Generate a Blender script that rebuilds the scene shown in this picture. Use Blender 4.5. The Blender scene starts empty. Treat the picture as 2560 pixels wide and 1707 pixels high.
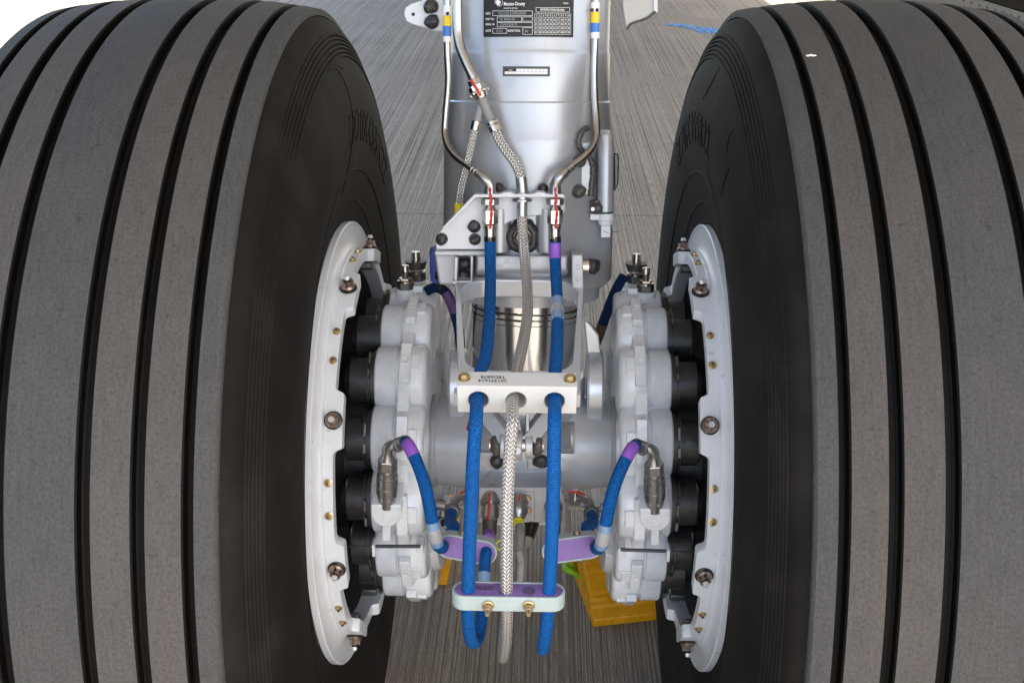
import bpy, bmesh, math, random
from mathutils import Vector, Matrix, Euler
random.seed(7)
R = math.radians
scene = bpy.context.scene
COL = scene.collection

# ------------------------------------------------------------------ camera, sky, sun, exposure
CAM = Vector((0.0243, -1.473, 1.41))
PITCH, YAW, FPX = 24.0, 1.64, 2800.0
cd = bpy.data.cameras.new('camera')
cd.lens = 36.0 * FPX / 2560.0
cd.sensor_width = 36.0
cd.clip_start = 0.02
cd.clip_end = 3000.0
cam = bpy.data.objects.new('camera', cd)
COL.objects.link(cam)
cam.location = CAM
cam.rotation_euler = Euler((R(90 - PITCH), 0, R(YAW)), 'XYZ')
scene.camera = cam

TOSUN = Vector((0.42, -0.50, 0.757)).normalized()
world = bpy.data.worlds.new('World')
scene.world = world
world.use_nodes = True
wn = world.node_tree
wn.nodes.clear()
sky = wn.nodes.new('ShaderNodeTexSky')
sky.sky_type = 'NISHITA'
sky.sun_disc = False
sky.sun_elevation = math.asin(TOSUN.z)
sky.air_density = 1.0
sky.dust_density = 3.0
sky.ozone_density = 1.0
sky.sun_rotation = math.atan2(TOSUN.x, TOSUN.y)
bg = wn.nodes.new('ShaderNodeBackground')
bg.inputs['Strength'].default_value = 0.13
wo = wn.nodes.new('ShaderNodeOutputWorld')
wn.links.new(sky.outputs[0], bg.inputs[0])
wn.links.new(bg.outputs[0], wo.inputs[0])
sd = bpy.data.lights.new('sun', 'SUN')
sd.energy = 4.2
sd.angle = R(0.53)
sd.color = (1.0, 0.95, 0.87)
sun = bpy.data.objects.new('sun', sd)
COL.objects.link(sun)
sun.rotation_euler = (-TOSUN).to_track_quat('-Z', 'Y').to_euler()
sun.location = (0, 0, 20)
scene.view_settings.view_transform = 'Standard'
scene.view_settings.look = 'None'
scene.view_settings.gamma = 1.0
scene.view_settings.use_curve_mapping = False
scene.view_settings.exposure = 2.22
scene.cycles.max_bounces = 8
scene.cycles.diffuse_bounces = 5

# ------------------------------------------------------------------ measuring helpers
_ROT = Euler((R(90 - PITCH), 0, R(YAW)), 'XYZ').to_matrix()


def ray(px, py):
    return _ROT @ Vector(((px - 1280) / FPX, (853.5 - py) / FPX, -1.0))


def W(px, py, Y):                     # point of the view line at world depth Y
    d = ray(px, py)
    return CAM + d * ((Y - CAM.y) / d.y)


def G(px, py, z=0.0):                 # point of the view line at height z
    d = ray(px, py)
    return CAM + d * ((z - CAM.z) / d.z)


AXZ = 0.59
LEAN = R(11)
LO = Vector((0.003, 0.0, AXZ))
LA = Vector((0, math.sin(LEAN), math.cos(LEAN)))      # leg axis
LN = Vector((0, -math.cos(LEAN), math.sin(LEAN)))     # leg front
LX = Vector((1, 0, 0))


def LP(px, py, h):                    # point at distance h in front of the leg axis
    d = ray(px, py)
    t = (h - (CAM - LO).dot(LN)) / d.dot(LN)
    return CAM + d * t


def LS(py, h, px=1316):               # height along the leg axis
    return (LP(px, py, h) - LO).dot(LA)


def LC(a, s, r):                      # cylinder coordinates on the leg
    return LO + LA * s + (LX * math.sin(a) + LN * math.cos(a)) * r


def lerp(a, b, t):
    return a + (b - a) * t


# ------------------------------------------------------------------ mesh builder
def frame(axis):
    a = Vector(axis).normalized()
    up = Vector((0, 0, 1)) if abs(a.z) < 0.9 else Vector((0, 1, 0))
    u = a.cross(up).normalized()
    v = a.cross(u).normalized()
    return a, u, v


class MB:
    def __init__(self):
        self.v, self.f = [], []

    def add(self, vs, fs, mat=0, uvs=None):
        b = len(self.v)
        self.v.extend([Vector(p) for p in vs])
        for i, f in enumerate(fs):
            self.f.append((tuple(b + k for k in f), mat, uvs[i] if uvs else None))
        return self

    def box(self, c, size, rot=None, mat=0):
        m = rot if rot is not None else Matrix.Identity(3)
        vs = []
        for sx in (-.5, .5):
            for sy in (-.5, .5):
                for sz in (-.5, .5):
                    vs.append(Vector(c) + m @ Vector((sx * size[0], sy * size[1], sz * size[2])))
        fs = [(0, 1, 3, 2), (4, 6, 7, 5), (0, 4, 5, 1), (2, 3, 7, 6), (0, 2, 6, 4), (1, 5, 7, 3)]
        return self.add(vs, fs, mat)

    def hexa(self, a, b, mat=0):      # two quads joined into a six-sided solid
        vs = list(a) + list(b)
        return self.add(vs, [(0, 1, 2, 3), (7, 6, 5, 4), (0, 4, 5, 1), (1, 5, 6, 2), (2, 6, 7, 3), (3, 7, 4, 0)], mat)

    def lathe(self, prof, o, axis, n=32, mat=0, u=None, a0=0.0, a1=2 * math.pi, rad=None):
        a, uu, vv = frame(axis)
        if u is not None:
            uu = Vector(u).normalized()
            vv = a.cross(uu).normalized()
        o = Vector(o)
        full = abs(a1 - a0 - 2 * math.pi) < 1e-6
        m = n if full else n + 1
        rings = []
        vs = []
        for (h, r) in prof:
            if r < 1e-6:
                rings.append([len(vs)])
                vs.append(o + a * h)
            else:
                st = len(vs)
                for k in range(m):
                    t = a0 + (a1 - a0) * k / n
                    rr = rad(h, r, t) if rad else r
                    vs.append(o + a * h + (uu * math.cos(t) + vv * math.sin(t)) * rr)
                rings.append(list(range(st, st + m)))
        fs = []
        for i in range(len(rings) - 1):
            A, B = rings[i], rings[i + 1]
            for k in range(n):
                k2 = (k + 1) % m
                if len(A) == 1 and len(B) == 1:
                    continue
                if len(A) == 1:
                    fs.append((A[0], B[k2], B[k]))
                elif len(B) == 1:
                    fs.append((A[k], A[k2], B[0]))
                else:
                    fs.append((A[k], A[k2], B[k2], B[k]))
        return self.add(vs, fs, mat)

    def cyl(self, p0, p1, r0, r1=None, n=16, mat=0, u=None, ch=0.0):
        p0, p1 = Vector(p0), Vector(p1)
        r1 = r0 if r1 is None else r1
        L = (p1 - p0).length
        if ch:
            prof = [(0, 0), (0, r0 - ch), (ch, r0), (L - ch, r1), (L, r1 - ch), (L, 0)]
        else:
            prof = [(0, 0), (0, r0), (L, r1), (L, 0)]
        return self.lathe(prof, p0, p1 - p0, n, mat, u)

    def hexnut(self, p0, p1, r, mat=0, u=None):
        return self.cyl(p0, p1, r, r, 6, mat, u, ch=min(0.0008, r * .1))

    def ball(self, c, r, n=14, sq=(1, 1, 1), mat=0, seed=None, amp=0.0, axis=(0, 0, 1)):
        bm = bmesh.new()
        bmesh.ops.create_icosphere(bm, subdivisions=3 if seed is not None else 2, radius=1.0)
        rnd = random.Random(seed)
        lobes = [(Vector((rnd.gauss(0, 1), rnd.gauss(0, 1), rnd.gauss(0, 1))).normalized(), rnd.uniform(-1, 1), rnd.uniform(2, 7)) for _ in range(16)] if seed is not None else []
        a, u, v = frame(axis)
        vs = []
        for q in bm.verts:
            d = q.co.normalized()
            k = 1.0
            for (ld, am, sh) in lobes:
                k += amp * am * math.exp(-sh * (1 - d.dot(ld)) * 2)
            d = Vector((d.x * sq[0], d.y * sq[1], d.z * sq[2])) * k * r
            vs.append(Vector(c) + u * d.x + v * d.y + a * d.z)
        fs = [tuple(x.index for x in f.verts) for f in bm.faces]
        bm.free()
        return self.add(vs, fs, mat)

    def prism(self, poly, depth, o, ex, ey, ez, mat=0, cap=True):
        """poly in (ex, ey), extruded along ez by depth"""
        o, ex, ey, ez = Vector(o), Vector(ex), Vector(ey), Vector(ez)
        n = len(poly)
        vs = [o + ex * p[0] + ey * p[1] for p in poly] + [o + ex * p[0] + ey * p[1] + ez * depth for p in poly]
        fs = [(i, (i + 1) % n, n + (i + 1) % n, n + i) for i in range(n)]
        if cap:
            fs += [tuple(range(n - 1, -1, -1)), tuple(range(n, 2 * n))]
        return self.add(vs, fs, mat)

    def loop(self, outer, inner, ez, depth, mat=0):
        """ring solid between two world-space loops of equal count"""
        n = len(outer)
        ez = Vector(ez)
        vs = list(outer) + list(inner) + [p + ez * depth for p in outer] + [p + ez * depth for p in inner]
        fs = []
        for i in range(n):
            j = (i + 1) % n
            fs += [(i, j, n + j, n + i), (2 * n + j, 2 * n + i, 3 * n + i, 3 * n + j), (i, 2 * n + i, 2 * n + j, j), (n + j, 3 * n + j, 3 * n + i, n + i)]
        return self.add(vs, fs, mat)

    def tube(self, pts, r, n=14, mat=0, step=0.006, flat=None, t0=0.0, t1=1.0, grow=0.0):
        P = spline(pts, step)
        if t0 > 0 or t1 < 1:
            P = P[int(t0 * (len(P) - 1)):int(t1 * (len(P) - 1)) + 1]
        T = []
        for i in range(len(P)):
            T.append((P[min(i + 1, len(P) - 1)] - P[max(i - 1, 0)]).normalized())
        u = frame(T[0])[1]
        b = len(self.v)
        L = 0.0
        Ls = []
        for i, p in enumerate(P):
            u = (u - T[i] * u.dot(T[i])).normalized()
            w = T[i].cross(u)
            if i:
                L += (p - P[i - 1]).length
            Ls.append(L)
            rr = (r(i / max(1, len(P) - 1)) if callable(r) else r) + grow
            for k in range(n):
                a = 2 * math.pi * k / n
                self.v.append(p + (u * math.cos(a) + w * math.sin(a)) * rr)
        for i in range(len(P) - 1):
            for k in range(n):
                k2 = (k + 1) % n
                f = (b + i * n + k, b + i * n + k2, b + (i + 1) * n + k2, b + (i + 1) * n + k)
                uv = ((Ls[i], k / n), (Ls[i], (k + 1) / n), (Ls[i + 1], (k + 1) / n), (Ls[i + 1], k / n))
                self.f.append((f, mat, uv))
        e = b + (len(P) - 1) * n
        self.f.append((tuple(b + k for k in range(n - 1, -1, -1)), mat, None))
        self.f.append((tuple(e + k for k in range(n)), mat, None))
        return self


def spline(pts, step=0.006):
    pts = [Vector(p) for p in pts]
    n = len(pts)
    if n == 2:
        return [pts[0], pts[1]]
    d = [max(1e-6, (pts[i + 1] - pts[i]).length) for i in range(n - 1)]
    tang = []
    for i in range(n):
        if i == 0:
            tang.append((pts[1] - pts[0]) / d[0])
        elif i == n - 1:
            tang.append((pts[-1] - pts[-2]) / d[-1])
        else:
            a = (pts[i] - pts[i - 1]) / d[i - 1]
            c = (pts[i + 1] - pts[i]) / d[i]
            tang.append((a * d[i] + c * d[i - 1]) / (d[i] + d[i - 1]))
    out = [pts[0]]
    for i in range(n - 1):
        m = max(2, int(d[i] / step))
        for k in range(1, m + 1):
            t = k / m
            h00, h10 = 2 * t**3 - 3 * t**2 + 1, t**3 - 2 * t**2 + t
            h01, h11 = -2 * t**3 + 3 * t**2, t**3 - t**2
            out.append(pts[i] * h00 + tang[i] * d[i] * h10 + pts[i + 1] * h01 + tang[i + 1] * d[i] * h11)
    return out


def rounded(poly, r, seg=5):
    """round the corners of a 2D polygon; r is one radius or one per corner"""
    out = []
    n = len(poly)
    for i in range(n):
        p0, p1, p2 = Vector(poly[i - 1]), Vector(poly[i]), Vector(poly[(i + 1) % n])
        rr = r[i] if isinstance(r, (list, tuple)) else r
        a, b = (p0 - p1), (p2 - p1)
        k = min(rr, a.length * .49, b.length * .49)
        A, B = p1 + a.normalized() * k, p1 + b.normalized() * k
        for s in range(seg + 1):
            t = s / seg
            out.append(tuple(A * (1 - t)**2 + p1 * 2 * t * (1 - t) + B * t**2))
    return out


def stadium(L, D, seg=10):
    r = D / 2
    pts = []
    for k in range(seg + 1):
        a = -math.pi / 2 + math.pi * k / seg
        pts.append((L / 2 - r + math.cos(a) * r, math.sin(a) * r))
    for k in range(seg + 1):
        a = math.pi / 2 + math.pi * k / seg
        pts.append((-L / 2 + r + math.cos(a) * r, math.sin(a) * r))
    return pts


# ------------------------------------------------------------------ objects
ORG = {}


def mesh_of(name, mb, mats, org=Vector(), angle=38):
    me = bpy.data.meshes.new(name)
    me.from_pydata([p - org for p in mb.v], [], [f[0] for f in mb.f])
    for m in (mats if isinstance(mats, (list, tuple)) else [mats]):
        me.materials.append(m)
    me.polygons.foreach_set('material_index', [f[1] for f in mb.f])
    if any(f[2] for f in mb.f):
        uv = me.uv_layers.new(name='UVMap')
        i = 0
        for f in mb.f:
            for k in range(len(f[0])):
                if f[2]:
                    uv.data[i].uv = f[2][k]
                i += 1
    me.validate()
    bm = bmesh.new()
    bm.from_mesh(me)
    bmesh.ops.recalc_face_normals(bm, faces=bm.faces)
    bm.to_mesh(me)
    bm.free()
    me.shade_smooth()
    me.set_sharp_from_angle(angle=R(angle))
    return me


def obj(name, mb, mats, parent=None, bev=0.0, label=None, angle=38, org=None):
    o_ = ORG[parent.name] if parent else (Vector(org) if org is not None else Vector())
    me = mesh_of(name, mb, mats, o_, angle)
    o = bpy.data.objects.new(name, me)
    COL.objects.link(o)
    if parent:
        o.parent = parent
    else:
        o.location = o_
    ORG[o.name] = o_
    if bev:
        b = o.modifiers.new('bevel', 'BEVEL')
        b.width = bev
        b.segments = 2
        b.limit_method = 'ANGLE'
        b.angle_limit = R(40)
        b.use_clamp_overlap = True
    if label:
        o['label'] = label
    return o


def inst(name, me, parent, loc=(0, 0, 0), rot=(0, 0, 0)):
    o = bpy.data.objects.new(name, me)
    COL.objects.link(o)
    o.parent = parent
    o.location = loc
    o.rotation_euler = rot
    ORG[o.name] = ORG[parent.name]
    return o


def thing(name, label, cat, loc, group=None):
    o = bpy.data.objects.new(name, None)
    COL.objects.link(o)
    o.empty_display_size = 0.05
    o.location = loc
    ORG[o.name] = Vector(loc)
    o['label'] = label
    o['category'] = cat
    if group:
        o['group'] = group
    return o


# ------------------------------------------------------------------ materials
def nn(nt, t, **kw):
    n = nt.nodes.new(t)
    for k, v in kw.items():
        if k.startswith('i_'):
            n.inputs[k[2:]].default_value = v
        else:
            setattr(n, k, v)
    return n


def math_n(nt, op, a, b=None):
    n = nt.nodes.new('ShaderNodeMath')
    n.operation = op
    for i, x in enumerate((a, b)):
        if x is None:
            continue
        if isinstance(x, (int, float)):
            n.inputs[i].default_value = x
        else:
            nt.links.new(x, n.inputs[i])
    return n.outputs[0]


def mix_c(nt, fac, a, b, mode='MIX'):
    n = nt.nodes.new('ShaderNodeMix')
    n.data_type = 'RGBA'
    n.blend_type = mode
    for i, x in ((0, fac), (6, a), (7, b)):
        if isinstance(x, (int, float)):
            n.inputs[i].default_value = x
        elif isinstance(x, tuple):
            n.inputs[i].default_value = (*x, 1.0) if len(x) == 3 else x
        else:
            nt.links.new(x, n.inputs[i])
    return n.outputs[2]


def ramp(nt, fac, p0, p1):
    n = nt.nodes.new('ShaderNodeMapRange')
    n.inputs[1].default_value = p0
    n.inputs[2].default_value = p1
    nt.links.new(fac, n.inputs[0])
    return n.outputs[0]


def M(name, col, rough=0.5, metal=0.0, var=0.0, vscale=8.0, bump=0.0, bscale=150.0, spec=0.5, coat=0.0,
      dirt=None, dscale=25.0, damt=0.5, dlow=0.55, stretch=None, rvar=0.0):
    m = bpy.data.materials.new(name)
    m.use_nodes = True
    nt = m.node_tree
    b = nt.nodes['Principled BSDF']
    b.inputs['Roughness'].default_value = rough
    b.inputs['Metallic'].default_value = metal
    b.inputs['Specular IOR Level'].default_value = spec
    b.inputs['Coat Weight'].default_value = coat
    b.inputs['Coat Roughness'].default_value = 0.12
    tc = nn(nt, 'ShaderNodeTexCoord')
    vec = tc.outputs['Object']
    if stretch:
        mp = nn(nt, 'ShaderNodeMapping')
        mp.inputs['Scale'].default_value = stretch
        nt.links.new(vec, mp.inputs[0])
        vec = mp.outputs[0]
    c = None
    if var or dirt or rvar:
        n1 = nn(nt, 'ShaderNodeTexNoise', i_Scale=vscale, i_Detail=6.0, i_Roughness=0.65)
        nt.links.new(vec, n1.inputs['Vector'])
    if var:
        f = ramp(nt, n1.outputs['Fac'], 0.3, 0.7)
        lo = tuple(x * (1 - var) for x in col)
        hi = tuple(min(1, x * (1 + var)) for x in col)
        c = mix_c(nt, f, lo, hi)
    if dirt:
        n2 = nn(nt, 'ShaderNodeTexNoise', i_Scale=dscale, i_Detail=8.0, i_Roughness=0.7)
        nt.links.new(vec, n2.inputs['Vector'])
        f = math_n(nt, 'MULTIPLY', ramp(nt, n2.outputs['Fac'], dlow, dlow + 0.14), damt)
        c = mix_c(nt, f, c if c is not None else col, dirt)
    if rvar:
        rr = math_n(nt, 'ADD', math_n(nt, 'MULTIPLY', n1.outputs['Fac'], rvar), rough - rvar * .5)
        nt.links.new(rr, b.inputs['Roughness'])
    if c is not None:
        nt.links.new(c, b.inputs['Base Color'])
    else:
        b.inputs['Base Color'].default_value = (*col, 1)
    if bump:
        n3 = nn(nt, 'ShaderNodeTexNoise', i_Scale=bscale, i_Detail=4.0, i_Roughness=0.6)
        nt.links.new(vec, n3.inputs['Vector'])
        bp = nn(nt, 'ShaderNodeBump', i_Strength=bump, i_Distance=0.002)
        nt.links.new(n3.outputs['Fac'], bp.inputs['Height'])
        nt.links.new(bp.outputs[0], b.inputs['Normal'])
    return m


def M_braid(name, c_hi, c_lo, rough, metal, cols=9, pitch=0.0042, strength=0.8, print_=False, spec=0.5, mott=0.45):
    """braided or woven hose: chevron columns laid out along the hose"""
    m = bpy.data.materials.new(name)
    m.use_nodes = True
    nt = m.node_tree
    b = nt.nodes['Principled BSDF']
    b.inputs['Roughness'].default_value = rough
    b.inputs['Metallic'].default_value = metal
    b.inputs['Specular IOR Level'].default_value = spec
    uv = nn(nt, 'ShaderNodeUVMap')
    sx = nn(nt, 'ShaderNodeSeparateXYZ')
    nt.links.new(uv.outputs[0], sx.inputs[0])
    u, v = sx.outputs[0], sx.outputs[1]
    pp = math_n(nt, 'PINGPONG', math_n(nt, 'MULTIPLY', v, float(cols)), 0.5)
    ph = math_n(nt, 'ADD', math_n(nt, 'MULTIPLY', u, 1.0 / pitch), math_n(nt, 'MULTIPLY', pp, 1.8))
    s = math_n(nt, 'SINE', math_n(nt, 'MULTIPLY', ph, 2 * math.pi))
    h = math_n(nt, 'ADD', math_n(nt, 'MULTIPLY', s, 0.5), 0.5)
    e = math_n(nt, 'MULTIPLY', math_n(nt, 'ABSOLUTE', math_n(nt, 'SUBTRACT', pp, 0.25)), 4.0)
    e = math_n(nt, 'SUBTRACT', 1.0, math_n(nt, 'POWER', e, 4.0))
    h = math_n(nt, 'MULTIPLY', h, math_n(nt, 'ADD', math_n(nt, 'MULTIPLY', e, 0.7), 0.3))
    c = mix_c(nt, ramp(nt, h, 0.1, 0.75), c_lo, c_hi)
    mp = nn(nt, 'ShaderNodeMapping')
    mp.inputs['Scale'].default_value = (330, 9, 1)
    nt.links.new(uv.outputs[0], mp.inputs[0])
    nz = nn(nt, 'ShaderNodeTexNoise', i_Scale=1.0, i_Detail=5.0)
    nt.links.new(mp.outputs[0], nz.inputs['Vector'])
    c = mix_c(nt, math_n(nt, 'MULTIPLY', ramp(nt, nz.outputs['Fac'], 0.42, 0.62), mott), c, c_lo)
    if print_:
        mp2 = nn(nt, 'ShaderNodeMapping')
        mp2.inputs['Scale'].default_value = (420, 26, 1)
        nt.links.new(uv.outputs[0], mp2.inputs[0])
        n2 = nn(nt, 'ShaderNodeTexNoise', i_Scale=1.0, i_Detail=2.0)
        nt.links.new(mp2.outputs[0], n2.inputs['Vector'])
        c = mix_c(nt, math_n(nt, 'MULTIPLY', ramp(nt, n2.outputs['Fac'], 0.5, 0.66), 0.6), c, (c_lo[0] * .25, c_lo[1] * .25, c_lo[2] * .3))
    nt.links.new(c, b.inputs['Base Color'])
    bp = nn(nt, 'ShaderNodeBump', i_Strength=strength, i_Distance=0.0012)
    nt.links.new(h, bp.inputs['Height'])
    nt.links.new(bp.outputs[0], b.inputs['Normal'])
    return m


def M_concrete(name, joints=False):
    m = bpy.data.materials.new(name)
    m.use_nodes = True
    nt = m.node_tree
    b = nt.nodes['Principled BSDF']
    b.inputs['Roughness'].default_value = 0.85
    b.inputs['Specular IOR Level'].default_value = 0.25
    ge = nn(nt, 'ShaderNodeNewGeometry')

    def noise(sc, scale, det=3.0, ro=0.6):
        mp = nn(nt, 'ShaderNodeMapping')
        mp.inputs['Scale'].default_value = sc
        nt.links.new(ge.outputs['Position'], mp.inputs[0])
        z = nn(nt, 'ShaderNodeTexNoise', i_Scale=scale, i_Detail=det, i_Roughness=ro)
        nt.links.new(mp.outputs[0], z.inputs['Vector'])
        return z.outputs['Fac']
    fine = noise((1, 0.0015, 0), 230.0, 2.0, 0.6)
    broad = noise((1, 0.0012, 0), 42.0, 4.0, 0.75)
    brk = noise((1, 0.12, 0), 120.0, 3.0, 0.7)
    blot = noise((1, 0.7, 0), 1.6, 7.0, 0.72)
    grit = noise((1, 1, 0), 260.0, 4.0, 0.85)
    oil = noise((1, 1, 0), 4.0, 6.0, 0.65)
    g0 = ramp(nt, fine, 0.41, 0.53)
    g = math_n(nt, 'MULTIPLY', g0, math_n(nt, 'ADD', math_n(nt, 'MULTIPLY', ramp(nt, brk, 0.35, 0.6), 0.5), 0.5))
    c = mix_c(nt, g, (0.135, 0.116, 0.091), (0.435, 0.376, 0.300))
    c = mix_c(nt, math_n(nt, 'MULTIPLY', ramp(nt, broad, 0.42, 0.60), 0.22), c, (0.20, 0.17, 0.13))
    c = mix_c(nt, math_n(nt, 'MULTIPLY', ramp(nt, blot, 0.40, 0.70), 0.40), c, (0.425, 0.366, 0.290))
    c = mix_c(nt, math_n(nt, 'MULTIPLY', ramp(nt, grit, 0.47, 0.62), 0.7), c, (0.135, 0.115, 0.090))
    c = mix_c(nt, math_n(nt, 'MULTIPLY', ramp(nt, oil, 0.64, 0.74), 0.5), c, (0.085, 0.073, 0.058))
    nt.links.new(c, b.inputs['Base Color'])
    h = math_n(nt, 'ADD', g, math_n(nt, 'MULTIPLY', grit, 0.5))
    bp = nn(nt, 'ShaderNodeBump', i_Strength=0.6, i_Distance=0.003)
    nt.links.new(h, bp.inputs['Height'])
    nt.links.new(bp.outputs[0], b.inputs['Normal'])
    return m


def M_tread(name, lo, hi):
    """worn tread: fine grain drawn out round the tyre, dusty patches"""
    m = bpy.data.materials.new(name)
    m.use_nodes = True
    nt = m.node_tree
    b = nt.nodes['Principled BSDF']
    b.inputs['Roughness'].default_value = 0.8
    b.inputs['Specular IOR Level'].default_value = 0.35
    tc = nn(nt, 'ShaderNodeTexCoord')
    sp = nn(nt, 'ShaderNodeSeparateXYZ')
    nt.links.new(tc.outputs['Object'], sp.inputs[0])
    ang = math_n(nt, 'ARCTAN2', sp.outputs[2], sp.outputs[1])
    cb = nn(nt, 'ShaderNodeCombineXYZ')
    nt.links.new(sp.outputs[0], cb.inputs[0])
    nt.links.new(math_n(nt, 'MULTIPLY', ang, 0.6), cb.inputs[1])

    def noise(sc, det, ro):
        mp = nn(nt, 'ShaderNodeMapping')
        mp.inputs['Scale'].default_value = sc
        nt.links.new(cb.outputs[0], mp.inputs[0])
        z = nn(nt, 'ShaderNodeTexNoise', i_Scale=1.0, i_Detail=det, i_Roughness=ro)
        nt.links.new(mp.outputs[0], z.inputs['Vector'])
        return z.outputs['Fac']
    st = noise((190, 34, 1), 6, 0.75)
    pt = noise((14, 7, 1), 6, 0.65)
    gr = noise((330, 300, 1), 4, 0.8)
    sc = noise((60, 95, 1), 4, 0.7)
    c = mix_c(nt, ramp(nt, st, 0.3, 0.72), lo, hi)
    c = mix_c(nt, math_n(nt, 'MULTIPLY', ramp(nt, pt, 0.4, 0.66), 0.4), c, (hi[0] * 1.12, hi[1] * 1.06, hi[2] * 0.98))
    c = mix_c(nt, math_n(nt, 'MULTIPLY', ramp(nt, gr, 0.45, 0.65), 0.6), c, tuple(x * 0.5 for x in lo))
    c = mix_c(nt, math_n(nt, 'MULTIPLY', ramp(nt, sc, 0.63, 0.70), 0.6), c, tuple(x * 0.4 for x in lo))
    nt.links.new(c, b.inputs['Base Color'])
    bp = nn(nt, 'ShaderNodeBump', i_Strength=0.35, i_Distance=0.0015)
    nt.links.new(math_n(nt, 'ADD', st, gr), bp.inputs['Height'])
    nt.links.new(bp.outputs[0], b.inputs['Normal'])
    return m


silver = M('silver_paint', (0.42, 0.427, 0.440), 0.31, 0.34, var=0.06, vscale=9, coat=0.2, rvar=0.10, dirt=(0.28, 0.28, 0.275), dscale=14, damt=0.22, dlow=0.54, stretch=(3, 3, 1))
silver_lit = M('lit_silver_paint', (0.62, 0.64, 0.675), 0.26, 0.4, var=0.05, vscale=6, coat=0.3)  # the strut's silver paint made lighter, painting in light between the tyres
greyp = M('grey_paint', (0.46, 0.465, 0.475), 0.42, 0.25, var=0.08, vscale=12, bump=0.12, bscale=500)
white = M('white_paint', (0.72, 0.74, 0.765), 0.32, 0.0, var=0.05, vscale=14, coat=0.2, dirt=(0.16, 0.15, 0.14), dscale=60, damt=0.6, dlow=0.60)
bwhite = M('bracket_white', (0.64, 0.65, 0.67), 0.4, 0.0, var=0.03, coat=0.1, dirt=(0.2, 0.19, 0.18), dscale=90, damt=0.5, dlow=0.68)
housing = M('housing_white', (0.73, 0.75, 0.775), 0.27, 0.0, var=0.08, vscale=26, bump=0.4, bscale=55, coat=0.4, dirt=(0.24, 0.235, 0.23), dscale=230, damt=0.6, dlow=0.58)
housing2 = M('housing_grey', (0.58, 0.61, 0.65), 0.5, 0.0, var=0.12, vscale=40, bump=0.4, bscale=120, dirt=(0.26, 0.26, 0.26), dscale=320, damt=0.5, dlow=0.55)
black = M('black_insulator', (0.022, 0.022, 0.0235), 0.36, 0.0, var=0.3, vscale=40, bump=0.2, bscale=200)
darkst = M('dark_steel', (0.13, 0.125, 0.12), 0.42, 0.7, var=0.3, vscale=60)
rubber = M('sidewall_rubber', (0.0088, 0.0074, 0.0060), 0.72, 0.0, var=0.35, vscale=9, bump=0.3, bscale=260, spec=0.16, dirt=(0.022, 0.0185, 0.0145), dscale=9, damt=0.5, dlow=0.5)
groove = M('shaded_groove_rubber', (0.0035, 0.0031, 0.0027), 0.6, 0.0, var=0.4, vscale=30, spec=0.15)  # blacker than the rubber itself: shade painted into groove floors and rib walls
raised = M('raised_rubber', (0.0040, 0.0035, 0.003), 0.7, 0.0, spec=0.16)
tread_g = M_tread('tread_rubber_grey', (0.048, 0.0475, 0.0465), (0.080, 0.079, 0.077))
tread_b = M_tread('tread_rubber_brown', (0.062, 0.057, 0.0525), (0.097, 0.090, 0.083))
steel = M('stainless_steel', (0.60, 0.57, 0.53), 0.24, 1.0, var=0.08, vscale=50)
tip = M('bright_tip', (0.80, 0.79, 0.77), 0.3, 0.5)
tubest = M('tube_steel', (0.47, 0.44, 0.40), 0.28, 1.0, var=0.08, vscale=30)
fitst = M('fitting_steel', (0.41, 0.405, 0.395), 0.3, 0.9, var=0.12, vscale=60)
chrome = M('chrome', (0.56, 0.555, 0.55), 0.17, 1.0, var=0.06, vscale=6, stretch=(8, 8, .6), rvar=0.08)
copper = M('plated_nut', (0.36, 0.27, 0.22), 0.34, 0.9, var=0.2, vscale=120)
brass = M('cadmium_brass', (0.55, 0.42, 0.22), 0.32, 0.9, var=0.12, vscale=90)
seal = M('dark_sealant', (0.030, 0.0275, 0.026), 0.3, 0.0, var=0.3, vscale=120, bump=0.9, bscale=170)
seal_b = M('brown_sealant', (0.07, 0.06, 0.052), 0.32, 0.0, var=0.25, vscale=120, bump=0.9, bscale=170)
blackpl = M('black_plastic', (0.012, 0.012, 0.012), 0.25, 0.0)
nylon = M('white_nylon', (0.62, 0.615, 0.585), 0.38, 0.0, var=0.02, vscale=20)
pale = M('pale_green_plastic', (0.37, 0.445, 0.435), 0.4, 0.0, var=0.04, vscale=40)
purple = M('purple_plastic', (0.235, 0.135, 0.37), 0.55, 0.0, var=0.12, vscale=40, dirt=(0.1, 0.07, 0.15), dscale=60, damt=0.5, dlow=0.6)
purple_d = M('purple_stain', (0.11, 0.08, 0.16), 0.55)
sleeve = M('purple_sleeve', (0.28, 0.10, 0.52), 0.5, 0.0, var=0.05)
tape = M('clear_tape', (0.20, 0.32, 0.50), 0.25, 0.0, var=0.08, vscale=40, coat=0.3)
taped = M('taped_paper', (0.42, 0.42, 0.41), 0.3, 0.0, var=0.06, coat=0.3)
red = M('red_torque_paint', (0.55, 0.035, 0.02), 0.4)
yellow = M('yellow_band', (0.85, 0.60, 0.01), 0.4)
yellow2 = M('lemon_band', (0.80, 0.72, 0.02), 0.4)
blueband = M('blue_band', (0.05, 0.20, 0.60), 0.4)
whiteband = M('white_band', (0.85, 0.85, 0.85), 0.4)
blackp = M('black_print', (0.02, 0.02, 0.02), 0.5)
greyp2 = M('faint_print', (0.30, 0.31, 0.32), 0.5)
plate_b = M('black_plate', (0.010, 0.0095, 0.009), 0.42, 0.0, spec=.35, var=0.3, vscale=40)
plate_w = M('plate_white', (0.72, 0.72, 0.72), 0.45)
plate_g = M('plate_etch', (0.34, 0.34, 0.33), 0.4)
deepblue = M('deep_blue_strap', (0.015, 0.05, 0.32), 0.4, 0.0, var=0.1)
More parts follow.
